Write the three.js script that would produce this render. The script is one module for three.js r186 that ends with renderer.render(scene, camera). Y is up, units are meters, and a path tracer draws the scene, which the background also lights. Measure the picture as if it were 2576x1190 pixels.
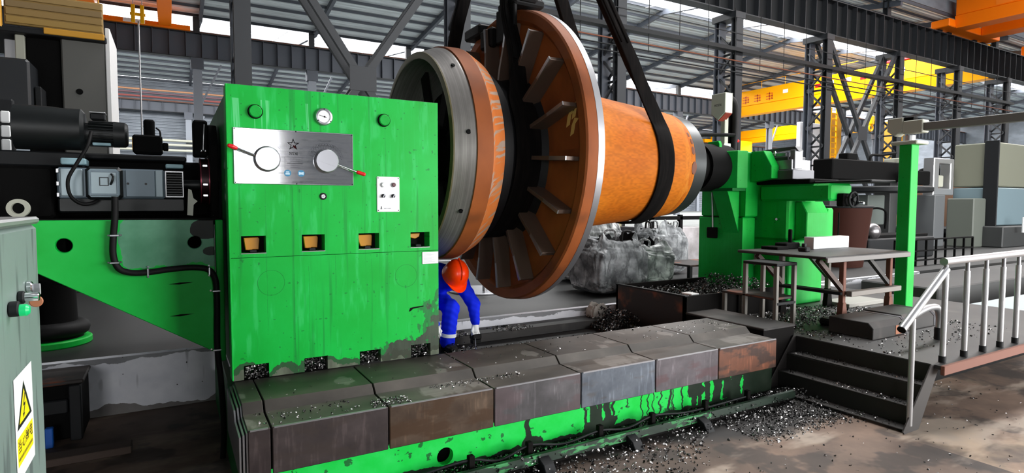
import * as THREE from 'three';
import { mergeGeometries } from 'three/addons/utils/BufferGeometryUtils.js';
import { RectAreaLightUniformsLib } from 'three/addons/lights/RectAreaLightUniformsLib.js';
import { MarchingCubes } from 'three/addons/objects/MarchingCubes.js';

// ---------------------------------------------------------------- camera, sky, daylight, exposure
const scene = new THREE.Scene();
const D = Math.PI / 180;
const camera = new THREE.PerspectiveCamera(43.83, 2576 / 1190, 0.05, 400);
camera.rotation.order = 'YXZ';
camera.position.set(0, 1.7, 0);
camera.rotation.set(-3.16 * D, -30.03 * D, 0.13 * D);
const renderer = new THREE.WebGLRenderer();
renderer.toneMapping = THREE.LinearToneMapping;
renderer.toneMappingExposure = 0.8;
renderer.shadowMap.enabled = true;
RectAreaLightUniformsLib.init();
scene.background = new THREE.Color(1.0, 1.03, 1.08);
scene.backgroundIntensity = 3.5;
function daylight(name, w, h, pos, target, intensity) {      // daylight entering through an opening of the hall, as large as the opening
  const l = new THREE.RectAreaLight(new THREE.Color(1.0, 0.985, 0.97), intensity, w, h);
  l.name = name; l.position.set(...pos); l.lookAt(...target); scene.add(l); return l;
}
daylight('door_daylight', 1.5, 2.4, [1.2, 2.4, 5.95], [1.2, 2.4, -10], 7);
daylight('gate_daylight', 17, 4.8, [15.2, 2.6, 5.95], [15.2, 2.6, -10], 20);
daylight('left_window_daylight', 2.4, 2.4, [-3.4, 2.0, 5.95], [-3.4, 2.0, -10], 13);
daylight('upper_window_daylight', 48, 3.0, [36, 13, 5.95], [36, 13, -10], 3);
daylight('ridge_light_near', 110, 4.5, [60, 19.2, -8], [60, 0, -8], 26);
daylight('ridge_light_middle', 100, 7, [68, 17.15, -32.2], [68, 7.15, -33.56], 30);
daylight('ridge_light_far', 140, 9, [45, 16.6, -56], [45, 6.6, -57.36], 26);

// ---------------------------------------------------------------- helpers
let seed = 7;
const rnd = () => { seed |= 0; seed = seed + 0x6D2B79F5 | 0; let t = Math.imul(seed ^ seed >>> 15, 1 | seed); t = t + Math.imul(t ^ t >>> 7, 61 | t) ^ t; return ((t ^ t >>> 14) >>> 0) / 4294967296; };
const R = (a, b) => a + (b - a) * rnd();
const V = (x, y, z) => new THREE.Vector3(x, y, z);
const cl = (v, a = 0, b = 1) => Math.min(b, Math.max(a, v));
const mixA = (a, b, t) => a.map((v, i) => v + (b[i] - v) * t);
const sst = (a, b, v) => { const t = cl((v - a) / (b - a)); return t * t * (3 - 2 * t); };
function hash(x, y, s) { let h = Math.imul(x, 374761393) + Math.imul(y, 668265263) + Math.imul(s, 1442695041) | 0; h = Math.imul(h ^ h >>> 13, 1274126177); return ((h ^ h >>> 16) >>> 0) / 4294967296; }
function vnoise(u, v, fx, fy, s) {                       // tiles over u, v in 0..1
  const x = u * fx, y = v * fy; let xi = Math.floor(x), yi = Math.floor(y); const a = x - xi, b = y - yi;
  const p = a * a * (3 - 2 * a), q = b * b * (3 - 2 * b), m = (n, k) => ((n % k) + k) % k;
  const x0 = m(xi, fx), x1 = m(xi + 1, fx), y0 = m(yi, fy), y1 = m(yi + 1, fy);
  const h00 = hash(x0, y0, s), h10 = hash(x1, y0, s), h01 = hash(x0, y1, s), h11 = hash(x1, y1, s);
  return (h00 + (h10 - h00) * p) * (1 - q) + (h01 + (h11 - h01) * p) * q;
}
function fbm(u, v, fx, fy, s, o = 5) { let t = 0, a = 0.5, n = 0; for (let i = 0; i < o; i++) { t += a * vnoise(u, v, fx << i, fy << i, s + i * 17); n += a; a *= 0.55; } return t / n; }
function tex(w, h, size, fn, srgb = true) {               // size: metres covered, or 0 for uv 0..1
  const d = new Uint8Array(w * h * 4);
  for (let j = 0; j < h; j++) for (let i = 0; i < w; i++) {
    const c = fn((i + 0.5) / w, (j + 0.5) / h), k = (j * w + i) * 4;
    d[k] = cl(c[0], 0, 255); d[k + 1] = cl(c[1], 0, 255); d[k + 2] = cl(c[2], 0, 255); d[k + 3] = 255;
  }
  const t = new THREE.DataTexture(d, w, h, THREE.RGBAFormat);
  t.magFilter = THREE.LinearFilter; t.minFilter = THREE.LinearMipmapLinearFilter; t.generateMipmaps = true;
  t.wrapS = t.wrapT = THREE.RepeatWrapping; if (srgb) t.colorSpace = THREE.SRGBColorSpace;
  if (size) t.repeat.set(1 / (size[0] ?? size), 1 / (size[1] ?? size));
  t.needsUpdate = true; return t;
}
const mat = (color, rough = 0.6, metal = 0, extra = {}) => new THREE.MeshStandardMaterial({ color, roughness: rough, metalness: metal, ...extra });
const tmat = (map, rough = 0.6, metal = 0, extra = {}) => new THREE.MeshStandardMaterial({ map, roughness: rough, metalness: metal, ...extra });

function uvBox(g) {                                       // uv in metres from the face's main axis
  const n = g.index ? g.toNonIndexed() : g, p = n.attributes.position, uv = new Float32Array(p.count * 2);
  const a = V(), b = V(), c = V(), e = V();
  for (let i = 0; i < p.count; i += 3) {
    a.fromBufferAttribute(p, i); b.fromBufferAttribute(p, i + 1); c.fromBufferAttribute(p, i + 2);
    e.copy(b).sub(a).cross(c.clone().sub(a)); const x = Math.abs(e.x), y = Math.abs(e.y), z = Math.abs(e.z);
    [a, b, c].forEach((q, k) => { const o = (i + k) * 2; if (x >= y && x >= z) { uv[o] = q.z; uv[o + 1] = q.y; } else if (y >= z) { uv[o] = q.x; uv[o + 1] = q.z; } else { uv[o] = q.x; uv[o + 1] = q.y; } });
  }
  n.setAttribute('uv', new THREE.BufferAttribute(uv, 2)); if (!n.attributes.normal) n.computeVertexNormals();
  for (const k of Object.keys(n.attributes)) if (!['position', 'normal', 'uv'].includes(k)) n.deleteAttribute(k);
  n.clearGroups(); return n;
}
const keepUV = (g, su = 1, sv = 1) => { const n = g.index ? g.toNonIndexed() : g, u = n.attributes.uv; for (let i = 0; i < u.count; i++) u.setXY(i, u.getX(i) * su, u.getY(i) * sv); for (const k of Object.keys(n.attributes)) if (!['position', 'normal', 'uv'].includes(k)) n.deleteAttribute(k); n.clearGroups(); n.userData.uvDone = true; return n; };
const fin = (g) => g.userData.uvDone ? g : uvBox(g);
const merge = (...l) => { const m = mergeGeometries(l.flat().map(fin)); m.userData.uvDone = true; return m; };
// boxes by their limits
const bx = (x0, x1, y0, y1, z0, z1) => new THREE.BoxGeometry(Math.abs(x1 - x0), Math.abs(y1 - y0), Math.abs(z1 - z0)).translate((x0 + x1) / 2, (y0 + y1) / 2, (z0 + z1) / 2);
const shapeOf = (pts, holes = []) => { const s = new THREE.Shape(pts.map(([a, b]) => new THREE.Vector2(a, b))); for (const h of holes) s.holes.push(h); return s; };
const hole = (x, y, r, n = 0) => { const p = new THREE.Path(); p.absarc(x, y, r, 0, Math.PI * 2, true); return p; };
const holeR = (x0, x1, y0, y1) => { const p = new THREE.Path(); p.moveTo(x0, y0); p.lineTo(x0, y1); p.lineTo(x1, y1); p.lineTo(x1, y0); p.closePath(); return p; };
function ext(shape, depth, b = 0, cs = 16) { return new THREE.ExtrudeGeometry(shape, { depth: depth - 2 * b, bevelEnabled: b > 0, bevelSize: b, bevelThickness: b, bevelOffset: -b, bevelSegments: 1, curveSegments: cs }).translate(0, 0, b); }
const extZ = (pts, z0, z1, b = 0, holes = [], cs) => ext(shapeOf(pts, holes), z1 - z0, b, cs).translate(0, 0, z0);
const extX = (zy, x0, x1, b = 0) => ext(shapeOf(zy.map(([z, y]) => [-z, y])), x1 - x0, b).rotateY(Math.PI / 2).translate(x0, 0, 0);
const extY = (xz, y0, y1, b = 0, holes = []) => ext(shapeOf(xz.map(([x, z]) => [x, -z]), holes), y1 - y0, b).rotateX(-Math.PI / 2).translate(0, y0, 0);
// chamfered box by its limits
const cb = (x0, x1, y0, y1, z0, z1, c = 0.008) => extZ([[x0 + c, y0], [x1 - c, y0], [x1, y0 + c], [x1, y1 - c], [x1 - c, y1], [x0 + c, y1], [x0, y1 - c], [x0, y0 + c]], z0, z1, c * 0.9);
const lat = (pts, seg = 48) => { let L = 0; for (let i = 1; i < pts.length; i++) L += Math.hypot(pts[i][0] - pts[i - 1][0], pts[i][1] - pts[i - 1][1]); const rm = Math.max(...pts.map((p) => p[0])); return keepUV(new THREE.LatheGeometry(pts.map(([r, y]) => new THREE.Vector2(r, y)), seg), Math.max(1, Math.round(rm * 6.283)), L); };
function latE(pts, seg = 48, ang = 30) {                   // lathe with hard profile corners: [r, y]
  const parts = []; let run = [pts[0]];
  for (let i = 1; i < pts.length; i++) {
    run.push(pts[i]);
    if (i < pts.length - 1) { const a = Math.atan2(pts[i][1] - pts[i - 1][1], pts[i][0] - pts[i - 1][0]), b = Math.atan2(pts[i + 1][1] - pts[i][1], pts[i + 1][0] - pts[i][0]); let d = Math.abs(a - b); if (d > Math.PI) d = 2 * Math.PI - d; if (d > ang * D) { parts.push(lat(run, seg)); run = [pts[i]]; } }
  }
  parts.push(lat(run, seg)); return merge(parts);
}
const latX = (xr, seg = 64) => latE(xr.map(([x, r]) => [r, x]), seg).rotateZ(-Math.PI / 2);   // profile (x, r) about the x axis
function bar(a, b, r, seg = 8, r2 = r) { const d = V().subVectors(b, a), L = d.length(); const g = new THREE.CylinderGeometry(r2, r, L, seg).translate(0, L / 2, 0); g.applyQuaternion(new THREE.Quaternion().setFromUnitVectors(V(0, 1, 0), d.normalize())); return g.translate(a.x, a.y, a.z); }
function beam(a, b, w, h, up = V(0, 1, 0)) {              // square bar from a to b
  const d = V().subVectors(b, a), L = d.length(); d.normalize(); const s = V().crossVectors(up, d); if (s.length() < 1e-3) s.set(1, 0, 0); s.normalize(); const u = V().crossVectors(d, s);
  return new THREE.BoxGeometry(w, h, L).translate(0, 0, L / 2).applyMatrix4(new THREE.Matrix4().makeBasis(s, u, d)).translate(a.x, a.y, a.z);
}
const tube = (pts, r, n = 40, rs = 8) => keepUV(new THREE.TubeGeometry(new THREE.CatmullRomCurve3(pts.map((p) => V(...p))), n, r, rs), 3, 1);
const disc = (r, h, seg = 32, c = 0) => c ? latE([[0, 0], [r - c, 0], [r, c], [r, h - c], [r - c, h], [0, h]], seg) : new THREE.CylinderGeometry(r, r, h, seg).translate(0, h / 2, 0);   // axis y, base at 0
const faceZ = (g, x, y, z) => g.rotateX(Math.PI / 2).translate(x, y, z);                       // axis y turned to +z
function sweep(pts, side, w, t) {                          // flat strap along pts: side(i) a vector, w(i) width, t(i) thickness
  const n = pts.length, pos = [], idx = []; const up = V(), d = V();
  for (let i = 0; i < n; i++) {
    d.subVectors(pts[Math.min(n - 1, i + 1)], pts[Math.max(0, i - 1)]).normalize();
    const s = side(i).clone().addScaledVector(d, -side(i).dot(d)).normalize(); up.crossVectors(d, s);
    const W = w(i) / 2, T = t(i) / 2;
    for (const [a, b] of [[-1, -0.55], [-0.9, -1], [0.9, -1], [1, -0.55], [1, 0.55], [0.9, 1], [-0.9, 1], [-1, 0.55]]) pos.push(pts[i].x + s.x * a * W + up.x * b * T, pts[i].y + s.y * a * W + up.y * b * T, pts[i].z + s.z * a * W + up.z * b * T);
  }
  for (let i = 0; i < n - 1; i++) for (let k = 0; k < 8; k++) { const a = i * 8 + k, b = i * 8 + (k + 1) % 8; idx.push(a, b, a + 8, b, b + 8, a + 8); }
  const g = new THREE.BufferGeometry(); g.setAttribute('position', new THREE.Float32BufferAttribute(pos, 3)); g.setIndex(idx); g.computeVertexNormals(); return uvBox(g);
}
// scene objects
const taken = new Map(), bases = new WeakMap();
function numbered(n) { const k = taken.get(n) ?? 0; taken.set(n, k + 1); return k ? n + '_' + String(k).padStart(3, '0') : n; }
function thing(name, label, category, base = [0, 0, 0], group, kind) {
  const o = new THREE.Group(); o.name = numbered(name); o.position.set(...base); o.userData = { label, category }; if (group) o.userData.group = group; if (kind) o.userData.kind = kind;
  bases.set(o, base); scene.add(o); return o;
}
function add(parent, name, geo, m, label) {               // geo in world coordinates; parent a thing or one of its parts
  const b = bases.get(parent), g = fin(geo); if (b[0] || b[1] || b[2]) g.translate(-b[0], -b[1], -b[2]);
  const me = new THREE.Mesh(g, m); me.name = name; me.castShadow = me.receiveShadow = true; if (label) me.userData.label = label;
  bases.set(me, b); parent.add(me); return me;
}
function piece(parent, name, geo, m, x = 0, y = 0, z = 0, kind) { const me = new THREE.Mesh(geo, m); me.name = name; me.position.set(x, y, z); me.castShadow = me.receiveShadow = true; if (kind) me.userData.kind = kind; parent.add(me); return me; }   // shared geometry, local place
function solo(name, geo, m, label, category, group, kind) { const me = new THREE.Mesh(fin(geo), m); me.name = numbered(name); me.castShadow = me.receiveShadow = true; me.userData = { label, category }; if (group) me.userData.group = group; if (kind) me.userData.kind = kind; bases.set(me, [0, 0, 0]); scene.add(me); return me; }
function copy(o, x, y, z, label) { const c = o.clone(); c.name = numbered(o.name.replace(/_\d{3}$/, '')); c.userData = { ...o.userData }; if (label) c.userData.label = label; c.position.set(x, y, z); scene.add(c); return c; }
// ---------------------------------------------------------------- materials
const speck = (u, v, f, s, th) => vnoise(u, v, f, f, s) > th ? 1 : 0;
const T = {
  green: tex(512, 512, 1.6, (u, v) => { const n = fbm(u, v, 4, 4, 1), st = vnoise(u, v, 90, 3, 9); return mixA([4, 158, 50], [34, 184, 80], cl(n * 1.25 - 0.3 + (st - 0.5) * 0.2)).map((c) => c * (speck(u, v, 120, 3, 0.965) ? 0.55 : 1)); }),
  darkGreen: tex(256, 256, 1.2, (u, v) => { const n = fbm(u, v, 5, 5, 4); return mixA([9, 86, 34], [24, 122, 54], cl(n * 1.3 - 0.2)); }),
  steelTop: tex(512, 512, [0.67 * 2, 0.9], (u, v) => { const n = fbm(u, v, 4, 5, 21), g = fbm(u, v, 9, 3, 44), s = vnoise(u, v, 5, 120, 8); let c = mixA([46, 42, 38], [86, 80, 74], cl(n * 1.5 - 0.3)); if (g > 0.62) c = mixA(c, [132, 128, 124], sst(0.62, 0.7, g) * 0.75 * (0.5 + s * 0.5)); return c; }),
  floor: tex(1024, 1024, 5, (u, v) => { const n = fbm(u, v, 5, 5, 31, 6), p = fbm(u, v, 4, 7, 77, 5), k = fbm(u, v, 14, 14, 5, 4); let c = mixA([44, 34, 28], [96, 74, 58], cl(n * 1.6 - 0.35)); c = mixA(c, [30, 27, 26], sst(0.5, 0.62, k) * 0.55); c = mixA(c, [150, 134, 118], sst(0.6, 0.74, p) * 0.8); return c; }),
  raised: tex(512, 512, 6, (u, v) => { const n = fbm(u, v, 6, 6, 61, 6), p = fbm(u, v, 3, 5, 13, 5); return mixA(mixA([20, 21, 21], [40, 41, 40], cl(n * 1.5 - 0.3)), [70, 72, 70], sst(0.62, 0.76, p) * 0.5); }),
  deck: tex(512, 512, 2.5, (u, v) => { const n = fbm(u, v, 6, 6, 161, 6), p = fbm(u, v, 8, 3, 113, 5); return mixA(mixA([30, 29, 29], [54, 51, 49], cl(n * 1.5 - 0.3)), [80, 76, 72], sst(0.6, 0.76, p) * 0.6); }),
  concrete: tex(2048, 256, [6, 0.5], (u, v) => {       // v 0 bottom .. 1 top
    const n = fbm(u, v, 40, 4, 3, 5), e = 0.88 + (fbm(u, 0.5, 24, 1, 8, 5) - 0.5) * 0.2, st = vnoise(u, v, 150, 2, 12);
    let c = mixA([196, 198, 206], [226, 227, 232], n); if (st > 0.8) c = mixA(c, [120, 122, 128], sst(0.8, 0.95, st) * 0.6 * sst(0.1, 0.9, v)); if (v > e) c = mixA([112, 113, 116], [140, 141, 144], n);
    const b = 0.1 + (fbm(u, 0.3, 30, 1, 9, 4) - 0.5) * 0.3; if (v < b) c = mixA([96, 92, 90], [130, 128, 126], n); if (vnoise(u, v, 160, 14, 55) > 0.975) c = [60, 60, 62]; return c; }),
  cone: tex(1024, 512, [4, 2], (u, v) => { const n = fbm(u, v, 6, 5, 71, 4), d = fbm(u, v, 5, 4, 29, 5), y = fbm(u, v, 10, 4, 92, 4), f = vnoise(u, v, 256, 128, 2); let c = mixA([178, 92, 18], [208, 124, 34], cl(n * 1.7 - 0.35)); c = mixA(c, [216, 146, 62], sst(0.6, 0.75, y) * 0.5); c = mixA(c, [128, 70, 28], sst(0.6, 0.78, d) * 0.55); return c.map((k) => k * (0.92 + f * 0.16)); }),
  rust: tex(512, 512, [3, 1.5], (u, v) => { const n = fbm(u, v, 6, 6, 171, 6), d = fbm(u, v, 5, 4, 129, 5); return mixA(mixA([112, 58, 28], [150, 82, 40], cl(n * 1.6 - 0.3)), [92, 52, 30], sst(0.55, 0.75, d) * 0.5); }),
  scraped: tex(1024, 256, [6.3, 0.32], (u, v) => { const n = fbm(u, v, 18, 4, 11, 5), s = fbm(u + v * 0.03, v, 220, 2, 41, 4), q = fbm(u, v, 10, 1, 72, 3); const c = mixA([176, 92, 40], [204, 122, 62], n); const w = cl((s - 0.52) * 14) * cl((q - 0.36) * 9); return mixA(c, mixA([168, 160, 154], [128, 116, 108], n), w * 0.85); }),
  ring: tex(512, 256, [3, 0.3], (u, v) => { const b = vnoise(u, v, 4, 90, 5), n = fbm(u, v, 10, 3, 15); return mixA([104, 100, 98], [168, 164, 160], cl(b * 0.5 + n * 0.7 - 0.2)); }),
  roof: tex(256, 256, [8, 2], (u, v) => { const n = fbm(u, v, 6, 4, 19, 4), s = vnoise(u, v, 2, 32, 6); return mixA([160, 168, 172], [214, 222, 226], cl(n * 0.5 + s * 0.7 - 0.1)); }),
  wall: tex(256, 256, [4, 3], (u, v) => { const n = fbm(u, v, 4, 6, 23, 4); return mixA([92, 98, 106], [128, 136, 144], n); }),
  bag: tex(512, 512, 1.0, (u, v) => { const n = fbm(u, v, 5, 7, 301, 6), r = 1 - Math.abs(fbm(u, v, 7, 4, 333, 5) - 0.5) * 9, w = (Math.sin(u * 800) * Math.sin(v * 800)) * 6; let c = mixA([96, 98, 100], [214, 216, 216], cl(n * 2.1 - 0.55)); c = mixA(c, [58, 60, 62], cl(r) * 0.6); return c.map((k) => k + w); }),
  cabinet: tex(512, 512, [1.2, 1.8], (u, v) => { const n = fbm(u, v, 3, 4, 401, 5), s = fbm(u, v, 40, 5, 44, 4); return mixA(mixA([122, 142, 136], [142, 160, 154], n), [92, 102, 102], sst(0.58, 0.72, s) * 0.7); }),
  rustBeam: tex(256, 256, 1, (u, v) => { const n = fbm(u, v, 5, 5, 501, 5); return mixA([40, 34, 32], [112, 62, 42], sst(0.5, 0.75, n)); }),
  sling: tex(128, 512, [0.3, 0.6], (u, v) => { const s = vnoise(u, v, 24, 3, 61), n = fbm(u, v, 6, 8, 67); return mixA([8, 7, 7], [30, 25, 23], cl(s * 0.7 + n * 0.5 - 0.35)); }),
  farFloor: tex(256, 256, 8, (u, v) => { const n = fbm(u, v, 6, 6, 651, 5); return mixA([84, 88, 88], [120, 124, 122], n); }),
  sheet: tex(512, 512, 1.2, (u, v) => { const n = fbm(u, v, 6, 6, 601, 5); return mixA([96, 92, 92], [148, 146, 148], n); }),
};
function coverTex(a, b, patch, s, rustUp) {
  return tex(256, 128, [0.67, 0.24], (u, v) => { const n = fbm(u, v, 5, 2, s, 5), st = fbm(u, v, 40, 2, s + 5, 4); let c = mixA(a, b, cl(n * 1.5 - 0.3)); c = mixA(c, c.map((k) => k * 1.3), sst(0.55, 0.75, st) * 0.7); const p = fbm(u, v, 3, 3, s + 9, 5); return mixA(c, patch, sst(0.5, 0.66, p) * rustUp); });
}
const coverMats = [
  coverTex([66, 56, 56], [96, 84, 84], [84, 72, 66], 700, 0.5), coverTex([66, 58, 58], [104, 92, 92], [84, 72, 66], 720, 0.5), coverTex([84, 66, 52], [126, 106, 88], [92, 66, 44], 740, 0.8),
  coverTex([88, 86, 88], [130, 126, 130], [116, 92, 96], 760, 0.5), coverTex([92, 100, 112], [138, 146, 158], [104, 92, 84], 780, 0.4), coverTex([92, 86, 90], [132, 124, 130], [116, 82, 86], 800, 0.6), coverTex([112, 72, 54], [158, 98, 70], [74, 56, 50], 820, 0.8),
].map((t) => tmat(t, 0.45, 0.4, { color: '#c0c0c0' }));
const paint = (map, roughness, specularIntensity = 0.4, extra = {}) => new THREE.MeshPhysicalMaterial({ map, roughness, specularIntensity, ...extra });
const dull = (color, roughness, specularIntensity) => new THREE.MeshPhysicalMaterial({ color, roughness, specularIntensity });   // oily, light-swallowing surfaces
const M = {
  ribSteel: mat('#5d4c42', 0.45, 0.35), lip: mat('#5a5234', 0.6),
  farFloor: tmat(T.farFloor, 0.7),
  green: paint(T.green, 0.5), darkGreen: paint(T.darkGreen, 0.5), steelTop: tmat(T.steelTop, 0.5, 0.2), floor: tmat(T.floor, 0.8), raised: tmat(T.raised, 0.55), deck: tmat(T.deck, 0.55, 0.2), concrete: tmat(T.concrete, 0.9),
  cone: paint(T.cone, 0.62, 0.25, { color: '#ececec' }), rust: paint(T.rust, 0.62), scraped: paint(T.scraped, 0.5), ring: tmat(T.ring, 0.4, 0.4), drum: dull('#0e0e10', 0.6, 0.5), roof: tmat(T.roof, 0.55, 0.1), wall: tmat(T.wall, 0.7),
  bag: tmat(T.bag, 0.75), bagWhite: tmat(T.bag, 0.75, 0, { color: '#ffffff' }), cabinet: tmat(T.cabinet, 0.5, 0.1, { color: '#dcdcdc' }), rustBeam: tmat(T.rustBeam, 0.7), sling: paint(T.sling, 0.9, 0.2), sheet: tmat(T.sheet, 0.3, 0.8),
  black: dull('#050505', 0.8, 0.25), blackRub: dull('#0a0a0b', 0.65, 0.5), dark: dull('#16181a', 0.6, 0.5), steelGrey: mat('#3d4148', 0.5, 0.1), girder: mat('#4a4f58', 0.6, 0.1), girderDark: mat('#23262a', 0.6, 0.1), steel: mat('#b9bac0', 0.28, 0.9), chrome: mat('#d8dade', 0.12, 1), rough: mat('#8d8d90', 0.4, 0.8),
  alu: mat('#b8b9bb', 0.35, 0.75), white: mat('#eef0f0', 0.5), offWhite: mat('#b9bcae', 0.5), beige: mat('#a9aa9c', 0.55), red: mat('#d8141e', 0.35), orange: dull('#f07400', 0.5, 0.4), yellow: dull('#f8b200', 0.5, 0.4), craneYellow: dull('#ffac00', 0.5, 0.4), ochre: mat('#c08a22', 0.6), helmet: mat('#ff3c04', 0.28), blue: dull('#0c26d8', 0.8, 0.3), skin: mat('#c98f6c', 0.6), glove: mat('#e9e9ea', 0.85), boot: mat('#15130f', 0.6),
  redOx: mat('#6a3a24', 0.7), rustPlain: mat('#6e4232', 0.7), cyan: mat('#8fb2bc', 0.5), motor: mat('#6f7f8a', 0.45, 0.15), motorLight: mat('#9fb0b8', 0.45, 0.1), motorDark: mat('#131718', 0.45, 0.2), oil: mat('#c4820c', 0.35), copper: mat('#a86a4a', 0.5), grime: dull('#0d0b0a', 0.85, 0.3), glass: new THREE.MeshPhysicalMaterial({ color: '#ffffff', roughness: 0.05, transmission: 1, thickness: 0 }),
};
// ---------------------------------------------------------------- the hall
const X0 = -25, X1 = 120, RY = 0.46;
const S = (name, geo, m, label, cat) => solo(name, geo, m, label, cat, null, 'structure');
{ // lower floor: the part in view has its own stains
  const ft = tex(2048, 1024, 0, (u, v) => { const x = -2 + u * 12, z = -5.75 + v * 5.75, n = fbm(u, v, 24, 12, 31, 6), p = fbm(u, v, 12, 16, 77, 6), k = fbm(u, v, 40, 20, 5, 5), w = fbm(u, v, 10, 6, 205, 6);
    let c = mixA([66, 53, 45], [132, 108, 92], cl(n * 1.6 - 0.35)); c = mixA(c, [30, 27, 26], sst(0.5, 0.62, k) * 0.5); c = mixA(c, [160, 146, 132], sst(0.56, 0.7, p) * (x > 2.4 ? 0.85 : 0.35)); if (x > 4.6) c = mixA(c, [172, 148, 122], sst(0.44, 0.62, w) * 0.7);
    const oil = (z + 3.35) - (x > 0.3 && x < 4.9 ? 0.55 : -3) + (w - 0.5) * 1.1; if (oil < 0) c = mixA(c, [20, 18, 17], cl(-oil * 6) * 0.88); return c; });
  const g = new THREE.BoxGeometry(12, 0.3, 5.75).translate(4, -0.15, -2.875).toNonIndexed(), q = g.attributes.position, uu = g.attributes.uv; for (let i = 0; i < q.count; i++) uu.setXY(i, (q.getX(i) + 2) / 12, (q.getZ(i) + 5.75) / 5.75); g.clearGroups(); g.userData.uvDone = true;
  S('floor', g, tmat(ft, 0.75), 'brown stained lower floor in front of the lathe and stairs', 'floor');
  S('floor_side', merge(bx(X0, -2, -0.3, 0, -5.75, 6), bx(10, X1, -0.3, 0, -5.75, 6), bx(-2, 10, -0.3, 0, 0, 6)), M.floor, 'brown lower floor around the lathe area', 'floor');
}
S('floor_raised', bx(X0, X1, -0.3, RY, -20, -5.7), M.raised, 'dark grey raised hall floor behind the lathe', 'floor');
S('floor_far', bx(X0, X1, -0.3, RY, -78, -20), M.farFloor, 'floor of the farther bays, made pale to bounce light onto the roof', 'floor');  // lighter colour put in to bounce light up to the roof underside
{ const g = bx(X0, 12, 0, RY + 0.004, -5.7, -5.62); S('wall_retaining', g, M.concrete, 'pale concrete retaining wall with peeling top edge below the raised floor', 'wall'); }
S('wall_front', extZ([[X0, -0.3], [X1, -0.3], [X1, 17.7], [X0, 17.7]], 6, 6.3, 0, [holeR(0.45, 1.95, 1.2, 3.6), holeR(6.7, 23.7, 0.2, 5), holeR(-4.6, -2.2, 0.8, 3.2), holeR(12, 60, 11.5, 14.5)]), M.wall, 'side wall of the hall with a glazed gate and windows', 'wall');
S('window_1', bx(6.7, 23.7, 0.2, 5, 6.14, 6.15), M.glass, 'long glazed gate in the side wall', 'window');
S('window_6', bx(-4.6, -2.2, 0.8, 3.2, 6.14, 6.15), M.glass, 'small window in the side wall far left', 'window');
S('window_7', bx(0.45, 1.95, 1.2, 3.6, 6.14, 6.15), M.glass, 'upright window in the side wall opposite the headstock', 'window');
S('window_2', bx(12, 60, 11.5, 14.5, 6.14, 6.15), M.glass, 'high window band in the side wall', 'window');
S('wall_left', bx(X0 - 0.3, X0, -0.3, 20, -78.3, 6.3), M.wall, 'grey end wall of the hall on the left', 'wall');
S('wall_right', bx(X1, X1 + 0.3, -0.3, 20, -78.3, 6.3), M.wall, 'grey end wall of the hall far to the right', 'wall');
function zig(a, b, y0, y1, pitch, dep) {                     // ribbed sheet between (a, y0) and (b, y1), ribs along x
  const n = Math.round(Math.abs(b - a) / pitch), lo = [];
  for (let i = 0; i < n; i++) for (const [f, d] of [[0, 0], [0.5, 0], [0.62, dep], [0.88, dep]]) { const t = (i + f) / n; lo.push([a + (b - a) * t, y0 + (y1 - y0) * t + d]); }
  lo.push([b, y1]); return [...lo, [b, y1 + 0.16], [a, y0 + 0.16]];
}
{ // far wall: ribbed cladding
  const lo = []; const n = 44; for (let i = 0; i < n; i++) for (const [f, d] of [[0, 0], [0.5, 0], [0.6, 0.09], [0.9, 0.09]]) lo.push([-78.1 - d, (i + f) / n * 15.6]);
  S('wall_far', extX([...lo, [-78.1, 15.6], [-78.5, 15.6], [-78.5, 0]], X0, X1), M.wall, 'ribbed grey cladding of the far hall wall', 'wall');
}
const COLX = []; for (let k = -1; k < 14; k++) COLX.push(2.2 + 8.2 * k);
const purG = uvBox(new THREE.BoxGeometry(X1 - X0, 0.2, 0.09)), XM = (X0 + X1) / 2;
function roof(name, a, b, y0, y1, gaps, label, gx = X0) {             // slope from z = a (eave side) to z = b; gaps: [t0, t1] left open as roof lights
  const cuts = []; let s = 0; for (const [g0, g1] of gaps) { if (g0 > s) cuts.push([s, g0]); s = g1; } if (s < 1) cuts.push([s, 1]);
  const at = (t) => [a + (b - a) * t, y0 + (y1 - y0) * t];
  const geos = cuts.map(([u, v]) => { const p = at(u), q = at(v); return extX(zig(p[0], q[0], p[1], q[1], 0.45, 0.09), X0, X1); });
  if (gx > X0) for (const [u, v] of gaps) { const p = at(u), q = at(v); geos.push(extX(zig(p[0], q[0], p[1], q[1], 0.45, 0.09), X0, gx)); }
  const r = S(name, merge(geos), M.roof, label, 'roof');
  const n = Math.round(Math.abs(b - a) / 1.55);
  for (let i = 0; i <= n; i++) { const [z, y] = at(i / n); if (gaps.some(([g0, g1]) => i / n > g0 + 0.01 && i / n < g1 - 0.01)) continue; piece(r, 'purlin', purG, M.girder, XM, y - 0.14, z); }
  const L = Math.hypot(b - a, y1 - y0), rg = uvBox(new THREE.BoxGeometry(0.24, 0.4, L)), an = Math.atan2(y1 - y0, b - a);
  for (const x of COLX) { const m = piece(r, 'rafter', rg, M.girder, x, (y0 + y1) / 2 - 0.32, (a + b) / 2); m.rotation.x = b > a ? -an : Math.PI - an; }
  return r;
}
roof('ceiling', -22, -8, 17.6, 19.5, [[0.84, 1]], 'ribbed roof slope above the near crane girder', 5);
roof('ceiling', 6, -8, 17.6, 19.5, [[0.84, 1]], 'ribbed roof slope over the lathe and the doorway', 5);
roof('ceiling', -50, -36, 15.7, 17.6, [], 'grey ribbed roof slope behind the lattice columns');
roof('ceiling', -22, -36, 15.7, 17.6, [[0.46, 1]], 'ribbed roof slope with a bright roof light strip', 18);
roof('ceiling', -78, -64, 15.7, 17.6, [], 'ribbed roof slope over the farthest bay');
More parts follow.
